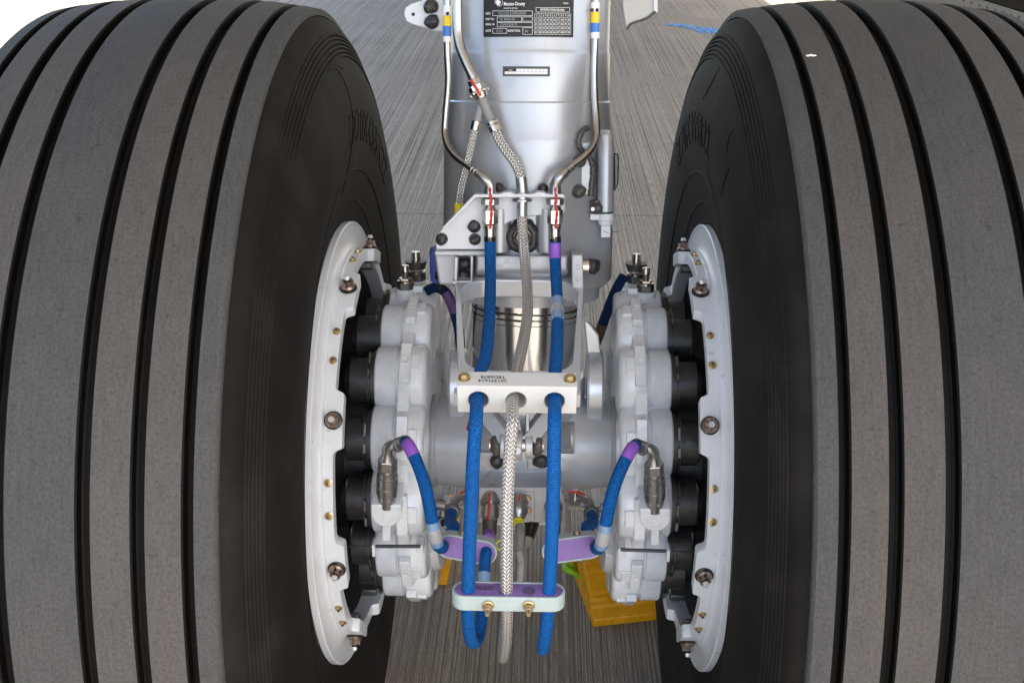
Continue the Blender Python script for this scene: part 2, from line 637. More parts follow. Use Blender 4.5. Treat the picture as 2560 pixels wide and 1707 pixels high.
grey_hs = M('grey_heatshrink', (0.24, 0.235, 0.23), 0.5, 0.0, var=0.06)
clear = M('clear_tube', (0.42, 0.42, 0.40), 0.15, 0.0, var=0.2, vscale=80, coat=0.4)
chock_m = M('chock_rubber', (0.85, 0.37, 0.0), 0.55, 0.0, var=0.16, vscale=30, bump=0.3, bscale=220, dirt=(0.42, 0.17, 0.003), dscale=45, damt=0.5, dlow=0.58)
rope_m = M('green_rope', (0.30, 0.62, 0.03), 0.6, 0.0, var=0.1, vscale=200, dirt=(0.02, 0.03, 0.01), dscale=120, damt=0.95, dlow=0.58)
wing_m = M('wing_grey_paint', (0.55, 0.56, 0.57), 0.45, 0.0, var=0.04, vscale=1)
door_m = M('door_grey', (0.075, 0.078, 0.08), 0.5, 0.0, var=0.06)
tanplate = M('tan_plate', (0.40, 0.385, 0.36), 0.4, 0.2, var=0.08)
chalk = M('blue_chalk', (0.10, 0.30, 0.62), 0.8, 0.0, var=0.15, vscale=30)
def broken(m, scale, lo, hi):
    nt = m.node_tree
    ge = nn(nt, 'ShaderNodeNewGeometry')
    mp = nn(nt, 'ShaderNodeMapping')
    mp.inputs['Scale'].default_value = scale
    nt.links.new(ge.outputs['Position'], mp.inputs[0])
    z = nn(nt, 'ShaderNodeTexNoise', i_Scale=1.0, i_Detail=4.0, i_Roughness=0.7)
    nt.links.new(mp.outputs[0], z.inputs['Vector'])
    nt.links.new(ramp(nt, z.outputs['Fac'], lo, hi), nt.nodes['Principled BSDF'].inputs['Alpha'])


broken(chalk, (60, 6, 1), .36, .56)
hose_b = M_braid('blue_woven_hose', (0.003, 0.175, 0.56), (0.002, 0.040, 0.17), 0.7, 0.0, cols=10, pitch=0.0031, strength=0.5, spec=0.2, mott=.6)
hose_p = M_braid('blue_printed_hose', (0.003, 0.175, 0.56), (0.002, 0.040, 0.17), 0.7, 0.0, cols=10, pitch=0.0031, strength=0.5, print_=True, spec=0.2, mott=.6)
hose_s = M_braid('steel_braid', (0.80, 0.78, 0.74), (0.27, 0.25, 0.225), 0.25, 0.55, cols=6, pitch=0.0046, strength=0.8, mott=.12)
concrete = M_concrete('grooved_concrete')

# ================================================================== GROUND
g = MB()
g.add([(-600, -600, -.035), (600, -600, -.035), (600, 900, -.035), (-600, 900, -.035)], [(0, 1, 2, 3)])
ground = obj('ground', g, concrete)
ground['kind'] = 'structure'
ground['label'] = 'grooved grey concrete apron under the aircraft, split into large slabs by thin joints'
JY, JX, SLAB = 2.99, -2.45, 5.76
s = MB()
s.box((0, 0, -.06), (SLAB - .012, SLAB - .012, .12))
slab_me = mesh_of('concrete_slab', s, concrete)
for ix in range(-4, 5):
    for iy in range(-3, 7):
        inst('concrete_slab', slab_me, ground, (JX + SLAB * (ix + .5), JY + SLAB * (iy + .5), random.uniform(-.002, 0.0)), (0, 0, 0))
cm = MB()
pts = [(1664, 60), (1690, 59), (1718, 62), (1742, 67), (1770, 69), (1795, 71), (1809, 82), (1812, 86), (1785, 84), (1752, 83), (1738, 76), (1712, 70), (1690, 66), (1668, 65)]
cm.add([G(p[0], p[1], .004) for p in pts], [tuple(range(len(pts)))])
obj('paint_mark', cm, chalk, ground)

# ================================================================== WING OVERHEAD (casts the shade) AND FAIRING BEHIND THE RIGHT WHEEL
wing = thing('aircraft_wing', 'broad pale grey aircraft wing overhead that shades the wheels', 'aircraft wing', (0.8, 4, 2.75))
w = MB()
sec = [(-2.95, 2.66), (-2.6, 2.58), (0, 2.60), (12, 2.68), (24, 2.80), (24, 2.95), (8, 2.98), (-1.6, 2.88), (-2.8, 2.74)]
for xa, xb in ((-1.75, 3.66),):
    w.prism([(p[0], p[1]) for p in sec], xb - xa, (xa, 0, 0), (0, 1, 0), (0, 0, 1), (1, 0, 0))
obj('wing_skin', w, wing_m, wing, bev=.03)

fair = thing('landing_gear_fairing', 'dark grey riveted panel edge behind the top of the right wheel', 'fairing', W(2560, 0, 1.5))
f = MB()
a0, a1 = W(2230, -60, 1.5), W(2700, 84, 1.5)
ex = (a1 - a0).normalized()
ez = Vector((0, 1, 0))
ey = ez.cross(ex).normalized()
if ey.z < 0:
    ey = -ey
LF = (a1 - a0).length
f.prism(rounded([(0, -.06), (LF, -.06), (LF, .0075), (0, .0075)], .004, 2), .02, a0, ex, ey, ez)
obj('panel', f, door_m, fair, bev=.002)
f = MB()
f.prism([(-.02, .0065), (LF + .05, .0065), (LF + .05, .40), (-.02, .40)], .25, a0 + ez * .004, ex, ey, ez)
obj('seal', f, groove, fair, bev=.004)  # black block standing in for the shaded hollow behind the panel
rv = MB()
rv.lathe([(0, 0), (0, .0035), (.001, .0033), (.0015, 0)], (0, 0, 0), (0, -1, 0), 8)
rv_me = mesh_of('rivet', rv, blackpl)
for k in range(16):
    p = a0 + ex * (LF * (.30 + .042 * k)) + ey * -.006 - ORG[fair.name]
    inst('rivet', rv_me, fair, p)

# ================================================================== WHEELS
HALF = 0.448
CROWN = lambda t: .635 - .014 * (abs(t) / .165) ** 2
RIBS = [(-.0352, .0352, 0), (.0468, .0866, 1), (.0975, .1338, 1), (.1424, .1640, 0), (-.0866, -.0468, 1), (-.1338, -.0975, 1), (-.1640, -.1424, 0)]
half = [(t, CROWN(t) - .0125) for t in (0, .02, .041, .06, .08, .092, .11, .125, .138, .150, .158)]
half += [(.1645, .611), (.1705, .607), (.1765, .601), (.1820, .5935)]
for k in range(6):
    t0, r0 = lerp(.1832, .1975, k / 6), lerp(.590, .556, k / 6)
    dt, dr = .0143 / 6, -.034 / 6
    half += [(t0 - .0002, r0), (t0 + .0016, r0 + dr * .12), (t0 + dt * .5 + .0012, r0 + dr * .55), (t0 + dt * .62 - .0012, r0 + dr * .75)]
half += [(.1990, .550), (.2040, .532), (.2078, .512), (.2098, .492), (.2104, .472), (.2092, .449), (.2062, .425), (.2020, .402), (.1972, .381), (.1930, .364), (.1895, .351), (.1868, .342), (.1848, .334), (.1838, .328), (.181, .3245), (.172, .322)]
SIDE = [p for p in half if p[1] < .56]


def side_t(r):
    for i in range(len(SIDE) - 1):
        (ta, ra), (tb, rb) = SIDE[i], SIDE[i + 1]
        if rb <= r <= ra:
            return lerp(ta, tb, (ra - r) / (ra - rb))
    return .21


def text_mesh(txt, size, extrude=0.0, align='CENTER', bold=0.0, spacing=1.0):
    cu = bpy.data.curves.new('t', 'FONT')
    cu.body = txt
    cu.size = size
    cu.extrude = extrude
    cu.align_x = align
    cu.align_y = 'CENTER'
    cu.offset = bold
    cu.space_character = spacing
    cu.resolution_u = 2
    o = bpy.data.objects.new('t', cu)
    COL.objects.link(o)
    dg = bpy.context.evaluated_depsgraph_get()
    me = bpy.data.meshes.new_from_object(o.evaluated_get(dg))
    vs = [v.co.copy() for v in me.vertices]
    fs = [tuple(p.vertices) for p in me.polygons]
    bpy.data.objects.remove(o)
    bpy.data.curves.remove(cu)
    bpy.data.meshes.remove(me)
    return vs, fs


def e_pos(s, t, r, e):                # e: elevation angle round the axle from straight ahead (-Y)
    return Vector((-s * HALF + s * t, -r * math.cos(e), AXZ + r * math.sin(e)))


E0 = R(29.1)


def make_wheel(s, label):
    t = thing('wheel_assembly', label, 'aircraft wheel', (-s * HALF, 0, AXZ), 'twin main wheels of the landing gear')
    ax = (s, 0, 0)
    o = Vector((-s * HALF, 0, AXZ))
    full = [(-p[0], p[1]) for p in reversed(half[1:])] + half
    b = MB()
    b.lathe(full, o, ax, 240)
    for v in b.v:                     # tyre flattened where it stands on the concrete
        v.z = max(v.z, 0.004 + .002 * abs(v.y))
    tyre = obj('tyre', b, rubber, t, angle=28)
    for (ta, tb, kind) in RIBS:
        b = MB()
        ch = .0016
        sgn = 0
        ns = 8
        prof = [(ta - .0006, CROWN(ta) - .0135), (ta, CROWN(ta) - ch)]
        prof += [(lerp(ta + ch, tb - ch, k / ns), CROWN(lerp(ta, tb, k / ns)) + (.0 if kind else .0)) for k in range(ns + 1)]
        if tb > .16:
            prof += [(tb + .0005, CROWN(tb) - .003), (tb + .001, .612)]
        elif ta < -.16:
            prof = [(ta - .001, .612), (ta - .0005, CROWN(ta) - .003)] + prof[2:] + [(tb, CROWN(tb) - ch), (tb + .0006, CROWN(tb) - .0135)]
        else:
            prof += [(tb, CROWN(tb) - ch), (tb + .0006, CROWN(tb) - .0135)]
        tops = [i for i, p_ in enumerate(prof) if ta + ch - 1e-5 <= p_[0] <= tb - ch + 1e-5]
        i0, i1 = min(tops), max(tops)
        b.lathe(prof[i0:i1 + 1], o, ax, 240, 0)
        b.lathe(prof[:i0 + 1], o, ax, 240, 1 if ta > -.16 else 0)
        b.lathe(prof[i1:], o, ax, 240, 1 if tb < .16 else 0)
        for v in b.v:
            v.z = max(v.z, 0.003)
        obj('tread_rib', b, [tread_b if kind else tread_g, groove], tyre, angle=28)
    # groove floors, one strip each, with moulded wear bars across them
    edges = sorted((r_[0], r_[1]) for r_ in RIBS)
    for i in range(len(edges) - 1):
        ta, tb = edges[i][1], edges[i + 1][0]
        b = MB()
        tm = (ta + tb) / 2
        b.lathe([(ta + .0004, CROWN(ta) - .0116), (tm - .0028, CROWN(tm) - .0122), (tm - .0022, CROWN(tm) - .0116), (tm + .0022, CROWN(tm) - .0116), (tm + .0028, CROWN(tm) - .0122), (tb - .0004, CROWN(tb) - .0116)], o, ax, 240)
        for v in b.v:
            v.z = max(v.z, 0.006)
        for k in range(6):
            e = R(29.5 + 60 * k + s * 1.2)
            p = e_pos(s, tm, CROWN(tm) - .0108, e)
            rot = Matrix.Rotation(-e, 3, 'X')
            b.box(p, (tb - ta - .001, .003, .0012), rot)
        obj('tread_groove', b, groove, tyre)
    # moulded circles and lettering on the inner sidewall
    b = MB()
    for r0, wd in ((.402, .0016), (.358, .003)):
        b.lathe([(side_t(r0 + wd) + .0002, r0 + wd), (side_t(r0) + .0013, r0), (side_t(r0 - wd) + .0002, r0 - wd)], o, ax, 160)
    obj('moulded_ring', b, rubber, tyre)
    b = MB()
    for txt, size, rc, e_start, sp in (('1270X455R22', .062, .462, 91 if s > 0 else 131, 1.05), ('32PR 225MPH', .026, .405, 92 if s > 0 else 126, 1.05)):
        if size < .03:
            continue
        vs, fs = text_mesh(txt, size, .0006, 'LEFT', .0003, sp)
        pts = []
        for q in vs:
            e = R(e_start) + s * q.x / rc
            r_ = rc + q.y
            pts.append(e_pos(s, side_t(r_) + .0006 + q.z, r_, e))
        b.add(pts, fs)
    obj('moulded_lettering', b, raised, tyre)
    def side_px(px, py):               # where a view line meets the inner sidewall
        x = -s * .238
        d = ray(px, py)
        for _ in range(6):
            p = CAM + d * ((x - CAM.x) / d.x)
            r_ = math.hypot(p.y, p.z - AXZ)
            x = -s * (HALF - side_t(min(.556, max(.33, r_))))
        r_ = min(.556, max(.33, r_))
        e = math.atan2(p.z - AXZ, -p.y)
        return e_pos(s, side_t(r_) + .0001, r_, e)
    if s > 0:
        marks = (((812, 130), (845, 178), (868, 225), (880, 290), (879, 360), (868, 430), (853, 488)), ((798, 172), (818, 160), (838, 162), (856, 174)))
    else:
        marks = (((1818, 136), (1800, 172), (1780, 208), (1757, 250)), ((1896, 260), (1862, 300), (1836, 340), (1817, 380)), ((1754, 396), (1770, 430), (1780, 470), (1786, 492)), ((1824, 420), (1812, 450), (1804, 490)), ((1795, 165), (1815, 160), (1838, 176), (1858, 215), (1872, 260)))
    for mk in marks:
        b = MB()
        b.tube([side_px(*q) for q in mk], .0009, 6, step=.01)
        obj('moulding_seam', b, raised, tyre)
    # ---- rim
    TAB = [R(29.1 + 4.6 + 40 * k) for k in range(9)]

    def tab(a):                        # 1 on a tab, 0 in a notch
        best = min(abs((a - c + math.pi) % (2 * math.pi) - math.pi) for c in TAB)
        return 1.0 if best < R(7.0) else (0.0 if best > R(8.1) else (R(8.1) - best) / R(1.1))
    prof = [(.16, .300), (.176, .300), (.179, .316), (.1830, .3246), (.1842, .3260), (.1922, .3260), (.1935, .3248), (.1935, .3225), (.1917, .3208), (.1907, .314), (.1913, .304), (.1930, .296), (.1960, .2912),
            (.1980, .2900), (.1994, .2900), (.2000, .2880), (.2010, .2868)]
    b = MB()
    n = 432
    uu = Vector((0, -1, 0))
    b.lathe(prof, o, ax, n, u=uu)
    # drum with crenellated edge; the frame's second axis is ax x uu
    vv = Vector(ax).cross(uu)
    rows = []
    for (kind, val, r_) in (('a', .2010, .2868), ('a', .2015, .2860), ('a', .2060, .2860), ('e', -.0010, .2860), ('e', 0, .2852), ('e', 0, .2690), ('e', -.001, .2680), ('a', .15, .2680)):
        row = []
        for k in range(n):
            a = 2 * math.pi * k / n
            d = uu * math.cos(a) + vv * math.sin(a)
            e = math.atan2(d.z, -d.y)
            tt = val if kind == 'a' else lerp(.2135, .2248, tab(e)) + val
            row.append(o + Vector(ax) * tt + d * r_)
        rows.append(row)
    base = [p for row in rows for p in row]
    fs = []
    for i in range(len(rows) - 1):
        for k in range(n):
            k2 = (k + 1) % n
            fs.append((i * n + k, i * n + k2, (i + 1) * n + k2, (i + 1) * n + k))
    b.add(base, fs)
    rim = obj('rim', b, white, t, angle=30)
    b = MB()
    b.lathe([(.02, .10), (.03, .258), (.196, .258), (.1965, .2555), (.03, .2555)], o, ax, 96)
    obj('heat_shield', b, darkst, t)
    # radial wheel nuts on the tabs
    b = MB()                           # local: +Z is radial
    b.lathe([(0, .0098), (0, .0118), (.0022, .0118), (.0030, .0108), (.0032, .009)], (0, 0, 0), (0, 0, 1), 20, 1)
    b.lathe([(.0028, 0), (.0028, .0096), (.0050, .0100), (.0062, .0092), (.0075, .0078)], (0, 0, 0), (0, 0, 1), 12, 0)
    for k in range(6):
        a = k * math.pi / 3
        b.box((math.cos(a) * .0060, math.sin(a) * .0060, .0095), (.0030, .0042, .0070), Matrix.Rotation(a, 3, 'Z'), 0)
    b.cyl((0, 0, .007), (0, 0, .0135), .0052, .0050, 14, 0)
    b.cyl((0, 0, .0130), (0, 0, .0165), .0044, .0044, 14, 3)
    b.cyl((0, 0, .0160), (0, 0, .0215), .0042, .0034, 14, 2, ch=.0008)
    nut_me = mesh_of('wheel_nut', b, [copper, blackpl, tip, blackpl])
    b = MB()
    b.lathe([(0, 0), (0, .0054), (.0012, .0054), (.0016, .0046), (.0016, .0034), (.0042, .0030), (.0046, 0)], (0, 0, 0), (0, 0, 1), 12, 0)
    b.cyl((0, 0, .004), (0, 0, .0062), .0017, .0014, 8, 1)
    sm_me = mesh_of('rim_screw', b, [brass, darkst])
    key = MB()
    key.box((s * .0, 0, 0), (.036, .024, .012))
    key_me = mesh_of('drive_key', key, darkst)
    for e in TAB:
        d = Vector((0, -math.cos(e), math.sin(e)))
        q = Vector((0, 0, 1)).rotation_difference(d).to_euler()
        rx = math.atan2(-d.y, d.z)
        inst('wheel_nut', nut_me, t, Vector((s * .2132, 0, 0)) + d * .2858, (rx, 0, random.uniform(0, .9) * 0))
        k_ = inst('drive_key', key_me, t, Vector((s * .200, 0, 0)) + d * .2610, (rx, 0, 0))
        bv = k_.modifiers.new('bevel', 'BEVEL')
        bv.width, bv.segments = .003, 2
        for off in (15.7, 24.3):
            e2 = e + R(off)
            d2 = Vector((0, -math.cos(e2), math.sin(e2)))
            inst('rim_screw', sm_me, t, Vector((s * .2075, 0, 0)) + d2 * .2860, (math.atan2(-d2.y, d2.z), 0, 0))
    return t


make_wheel(1, 'huge ribbed tyre on a white rim at the left of the strut')
wr = make_wheel(-1, 'huge ribbed tyre at the right of the strut, white chip on a rib')
b = MB()
pc = e_pos(-1, .125, .6352, R(72))
for k in range(3):
    b.ball(e_pos(-1, .121 + .003 * k, CROWN(.12), R(73.2 + .15 * (k % 2))), .0028, sq=(1, .6, .35), seed=5 + k, amp=.3, axis=(0, -.29, .95))
obj('tread_chip', b, whiteband, wr)

# ================================================================== BRAKES
NP = 14
RC, RL = .183, .0462


ELB = {}


def make_brake(s, label):
    o = Vector((0, 0, AXZ))
    t = thing('brake_assembly', label, 'aircraft brake', (-s * .16, 0, AXZ), 'twin brakes on the axle')
    ax = (-s, 0, 0)                    # along |x|
    b = MB()
    b.lathe([(.196, .10), (.196, .196), (.193, .2005), (.170, .2015), (.1665, .2035), (.1655, .2165), (.1640, .2185), (.1500, .2185), (.1485, .2165), (.1465, .2040), (.142, .2020), (.1375, .196), (.1365, .188), (.1360, .150), (.1360, .07)], o, ax, 112)
    obj('carrier_ring', b, housing, t)
    b = MB()
    b.lathe([(.205, .05), (.205, .150), (.245, .150), (.245, .130), (.30, .130)], o, ax, 72)
    obj('torque_tube', b, black, t)
    b = MB()
    b.lathe([(.137, .06), (.137, .0685), (.133, .0705), (.129, .0705), (.127, .0685), (.127, .06)], o, ax, 48)
    obj('hub_flange', b, greyp, t, bev=.001)
    for (e0, e1) in ((-112, -26),):      # flat flange segments on the inner side
        b = MB()
        vs, fs = [], []
        N = 24
        for k in range(N + 1):
            e = R(lerp(e0, e1, k / N))
            d_ = Vector((0, -math.cos(e), math.sin(e)))
            for (xx, rr) in ((.128, .192), (.1175, .188), (.1165, .180), (.1165, .140), (.128, .135)):
                vs.append(o + Vector((-s * xx, 0, 0)) + d_ * rr)
        for k in range(N):
            for q in range(4):
                fs.append((5 * k + q, 5 * k + q + 1, 5 * k + 6 + q, 5 * k + 5 + q))
        fs += [(0, 1, 2, 3, 4), tuple(5 * N + q for q in (4, 3, 2, 1, 0))]
        b.add(vs, fs)
        obj('inner_flange', b, housing, t, bev=.001)
    # one cylinder housing in local coordinates round the axle, at e = 0 (straight ahead)
    og = Vector((-s * .16, 0, AXZ))
    oc = o + Vector((0, -RC, 0))

    def stepr(h, r, a):
        return r
    b = MB()
    b.lathe([(.1975, 0), (.1975, .0430), (.1960, .0454), (.1940, RL), (.1695, RL), (.1680, RL - .0030)], oc, ax, 44, 1)
    b.lathe([(.1680, RL - .0030), (.1664, RL - .0030), (.1652, RL + .0010), (.1635, RL + .0022), (.1410, RL + .0022),
             (.1335, RL + .0016), (.1305, RL - .0002), (.1284, RL - .0036), (.1276, RL - .0085), (.1272, .015), (.1272, 0)], oc, ax, 44, 0)
    b.box(oc + Vector((-s * .1555, -.0460, 0)), (.0150, .0105, .058))
    b.box(oc + Vector((-s * .1420, -.0440, .0)), (.0130, .0125, .024))
    house = mesh_of('cylinder_housing', b, [housing, housing2], og)
    b = MB()
    b.lathe([(.197, 0), (.197, .0405), (.2020, .0405), (.2025, .0370), (.2055, .0370), (.2060, .0390), (.2085, .0390), (.2090, .0305), (.2320, .0305), (.2340, .0288), (.2345, .0200), (.2400, .0190), (.2400, 0)], oc, ax, 32)
    ins = mesh_of('piston_insulator', b, black, og)
    b = MB()
    b.box(oc + Vector((-s * .2045, -.0405, .010)), (.003, .004, .016))
    b.box(oc + Vector((-s * .2045, -.0405, -.014)), (.003, .004, .012))
    clip = mesh_of('retainer_clip', b, darkst, og)
    b = MB()
    b.lathe([(0, .0062), (.0012, .0068), (.0018, .0055), (.0010, .0045), (.0008, 0)], oc + Vector((-s * .1555, -.0512, .002)), (0, -1, 0), 18)
    plug = mesh_of('port_plug', b, housing, og)
    for k in range(NP):
        e = R(29.6 + k * 360 / NP)
        h_ = inst('cylinder_housing', house, t, (0, 0, 0), (-e, 0, 0))
        bv = h_.modifiers.new('bevel', 'BEVEL')
        bv.width, bv.segments, bv.limit_method, bv.angle_limit = .0026, 3, 'ANGLE', R(50)
        inst('piston_insulator', ins, t, (0, 0, 0), (-e, 0, 0))
        inst('retainer_clip', clip, t, (0, 0, 0), (-e, 0, 0))
        if k in (1, 2, 9, 12):
            inst('port_plug', plug, t, (0, 0, 0), (-e, 0, 0))
    def P(px, py, Y):                  # the right-hand brake mirrors the left-hand one
        q = W(px + 5, py + 3, Y)
        return q if s > 0 else Vector((-q.x, q.y, q.z))
    # bleed valves on the top
    for (px, py, Y, k, big) in ((1009, 712, .045, 1.0, 0), (1036, 690, .10, 1.15, 1)):
        p = P(px, py, Y)
        up = Vector((0, .12, .99)).normalized()
        b = MB()
        b.cyl(p - up * .030 * k, p - up * .004, .0165 * k, .0155 * k, 20, 0, ch=.003)
        boss = obj('bleed_boss', b, housing, t)
        b = MB()
        b.hexnut(p - up * .005, p + up * .006 * k, .0125 * k, 0)
        b.cyl(p + up * .006 * k, p + up * .0085 * k, .0118 * k, n=20, mat=1)
        b.hexnut(p + up * .009 * k, p + up * .0125 * k, .0100 * k, 1)
        if big:
            b.cyl(p + up * .0125 * k, p + up * .022 * k, .0120 * k, .0145 * k, 20, 0)
            b.cyl(p + up * .022 * k, p + up * .034 * k, .0060 * k, .0055 * k, 14, 1)
        b.cyl(p + up * .0125 * k, p + up * .021 * k, .0050 * k, .0046 * k, 14, 0)
        b.cyl(p + up * .021 * k, p + up * .031 * k, .0060 * k, .0056 * k, 14, 1, ch=.001)
        obj('bleed_valve', b, [darkst, steel], t)
    # cup shaped inlet boss and coupling on the front
    pA, pB = P(963, 1252, -.246), P(964, 1136, -.260)
    d = (pB - pA).normalized()
    toc = (CAM - pA).normalized()
    sx = Vector((1, 0, 0))
    fr = sx.cross(d).normalized()
    if fr.y > 0:
        fr = -fr
    b = MB()
    poly = rounded([(-.0195, .004), (.0195, .004), (.0195, -.020), (.008, -.034), (-.008, -.034), (-.0195, -.020)], [.002, .002, .014, .01, .01, .014], 6)
    b.prism(poly, .044, pA - fr * .034, sx, d, fr)
    b.prism(rounded([(-.0055, -.030), (.0055, -.030), (.0055, -.062), (-.0055, -.062)], .003, 3), .03, pA - fr * .022, sx, d, fr)
    boss = obj('inlet_boss', b, housing, t, bev=.003)
    b = MB()
    b.lathe([(0, .0048), (.001, .0055), (.0014, .0045), (.0006, .0038), (.0006, 0)], pA - d * .020 + fr * .0095 + sx * .001, fr, 18)
    obj('boss_plug', b, housing, t)
    L = (pB - pA).length
    b = MB()
    b.lathe([(-.004, 0), (-.004, .0115), (.010, .0115), (.0105, .0128), (.016, .0128), (.0165, .0138), (.030, .0138), (.0305, .0132), (.0335, .0132), (.034, .0138), (.046, .0135), (.0465, .0122), (.052, .0120), (.0525, .0128), (.0555, .0128), (.056, .0105), (.060, .0100)], pA, d, 28, 0)
    b.hexnut(pA + d * .058, pA + d * .0735, .0122, 1)
    b.lathe([(.0730, .0100), (.0785, .0078), (.084, .0066), (.088, .0066)], pA, d, 20, 1)
    for k in range(8):
        a = k * math.pi / 4 + .3
        u_ = sx * math.cos(a) + d.cross(sx) * math.sin(a)
        b.box(pA + d * .0135 + u_ * .0126, (.0014, .0014, .004), mat=0)
    coup = obj('coupling', b, [fitst, fitst], t)
    top = pA + d * .086
    el2 = top + sx * s * .0145 + d * .0105
    b = MB()
    b.tube([top - d * .002, top + d * .004, top + d * .0085 + sx * s * .004, el2], .0066, 14, step=.002)
    ed = (P(1012, 1100, top.y - .006) - el2).normalized()
    ELB[s] = (el2 + ed * .010, ed)
    b.lathe([(0, .0066), (0, .0092), (.004, .0092), (.0045, .0086), (.014, .0090), (.0145, .0078)], el2 - ed * .004, ed, 18)
    obj('elbow', b, fitst, t)
    # wear pin and lock wire
    b = MB()
    y_ = -.238
    b.cyl(P(934, 1362, y_), P(1046, 1362, y_), .0024, n=8)
    obj('wear_pin', b, black, t)
    b = MB()
    b.box(P(931, 1364, y_ + .012), (.004, .020, .018))
    obj('pin_bracket', b, housing, t, bev=.001)
    b = MB()
    b.box(P(1046, 1358, y_ + .014), (.010, .022, .012))
    obj('pin_bracket', b, housing, t, bev=.001)
    b = MB()
    b.cyl(P(855, 1362, y_ + .02), P(931, 1362, y_ + .004), .0010, n=6)
    obj('wear_rod', b, darkst, t)
    return t


make_brake(1, 'white cast brake housing with black pistons beside the left wheel rim')
make_brake(-1, 'white cast brake housing with black pistons beside the right wheel rim')

# ================================================================== LEG
leg = thing('landing_gear_strut', 'thick silver landing gear strut with black data plate, standing between the wheels', 'landing gear', (0.008, 0, AXZ))
RB = .1175
s0, s125, s260, s300, s345 = (LS(-170, .113), LS(127, .1115), LS(258, .1125), LS(300, .114), LS(347, .118))
sbot = LS(722, .121)
b = MB()
prof = [(sbot - .030, .095), (sbot - .030, .104), (sbot - .012, .106), (sbot - .010, .115), (sbot - .004, .1205), (sbot, .1215), (sbot + .05, .1215), (sbot + .11, .1200), (s345 - .035, .1195), (s345 - .006, .1195),
        (s345, .1185), (s300 - .004, .1150), (s260 - .003, .1145), (s260, .1142), (s260 + .002, .1125), (s125 - .004, .1120), (s125, .1112), (s125 + .003, .1105), (s0 * .9 + s125 * .1, .1105), (s0, .1105), (s0 + .9, .1105), (s0 + 1.9, .14)]
b.lathe(prof, LO, LA, 96)
barrel = obj('barrel', b, silver, leg, angle=25)
b = MB()
b.lathe([(.05, .080), (sbot, .080)], LO, LA, 72)
obj('piston', b, chrome, leg)
for (py, th) in ((768, .0028), (789, .0034), (804, .0024), (818, .0009)):
    b = MB()
    sc = LS(py, .081)
    rr = random.Random(py)
    ph = [rr.uniform(0, 6) for _ in range(4)]
    N = 140
    vs, fs = [], []
    for k in range(N):
        a = 2 * math.pi * k / N
        z = .0010 * math.sin(a * 2 + ph[0]) + rr.uniform(-.0005, .0005)
        hgt = th * (1 + .5 * math.sin(3 * a + ph[1]) * .5) * rr.uniform(.6, 1.2)
        vs += [LC(a, sc + z - hgt / 2, .0803), LC(a, sc + z + hgt / 2, .0803)]
    for k in range(N):
        j = (k + 1) % N
        fs.append((2 * k, 2 * j, 2 * j + 1, 2 * k + 1))
    b.add(vs, fs)
    obj('scuff_ring', b, M('scuff_%d' % py, (0.035, 0.026, 0.018), .7), leg)
# axle tee and axle
b = MB()
b.lathe([(-.06, 0), (-.06, .070), (-.05, .078), (.02, .082), (.060, .084), (.075, .0865), (.100, .0865), (.104, .084), (.104, .079)], LO, LA, 64)
obj('axle_tee', b, silver_lit, leg)
b = MB()
half_ax = [(0, .080), (.035, .080), (.055, .078), (.075, .0735), (.095, .0695), (.125, .0665), (.17, .0655), (.30, .0655)]
b.lathe([(-h, r) for h, r in reversed(half_ax[1:])] + half_ax, (0.0, 0, AXZ), (1, 0, 0), 72)
obj('axle', b, silver_lit, leg, angle=60)
for sx, px in ((1, 1484), (-1, 1120)):
    b = MB()                          # curved lugs standing beside the piston foot
    c = LO + LX * (sx * .100) + LA * .085
    b.lathe([(-.012, 0), (-.012, .054), (-.009, .0575), (.009, .0575), (.012, .054), (.012, 0)], c, LX, 40)
    obj('side_lug', b, silver_lit, leg)
    if sx < 0:
        continue
    b = MB()
    A = [LP(x, y, .010) for x, y in ((1461, 799), (1478, 812), (1497, 838), (1503, 885), (1468, 885))]
    b.add(A + [p - LN * .03 for p in A], [(0, 1, 2, 3, 4), (9, 8, 7, 6, 5)] + [(i, (i + 1) % 5, 5 + (i + 1) % 5, 5 + i) for i in range(5)])
    obj('side_web', b, silver_lit, leg, bev=.002)

# data plate (bent round the barrel)
RPL = .1126
aL, aR = -0.496, 0.487


def ang_at(px, py, r=RPL):
    """angle round the leg where the view line meets the cylinder"""
    lo, hi = -1.3, 1.3
    def f(a):
        h = r * math.cos(a)
        return (LP(px, py, h) - LO).dot(LX) - r * math.sin(a)
    for _ in range(50):
        m = (lo + hi) / 2
        if f(m) > 0:
            lo = m
        else:
            hi = m
    return (lo + hi) / 2


def leg_px(px, py, r):
    a = ang_at(px, py, r)
    return a, LS(py, r * math.cos(a), px)


def curved(mb, a0, a1, z0, z1, r, n=24, mat=0, thick=.0012):
    vs, fs = [], []
    for k in range(n + 1):
        a = lerp(a0, a1, k / n)
        vs += [LC(a, z0, r), LC(a, z1, r), LC(a, z1, r - thick), LC(a, z0, r - thick)]
    for k in range(n):
        i, j = 4 * k, 4 * k + 4
        for q in range(4):
            fs.append((i + q, j + q, j + (q + 1) % 4, i + (q + 1) % 4))
    fs += [(0, 1, 2, 3), (4 * n, 4 * n + 3, 4 * n + 2, 4 * n + 1)]
    mb.add(vs, fs, mat)


aL, zb = leg_px(1209, 93, RPL)
aR, _ = leg_px(1433, 93, RPL)
_, zt = leg_px(1320, -24, RPL)
b = MB()
curved(b, aL, aR, zb, zt, RPL)
dplate = obj('data_plate', b, plate_b, leg)
RT = RPL + .0003


def plate_xy(px, py):
    return leg_px(px, py, RT)


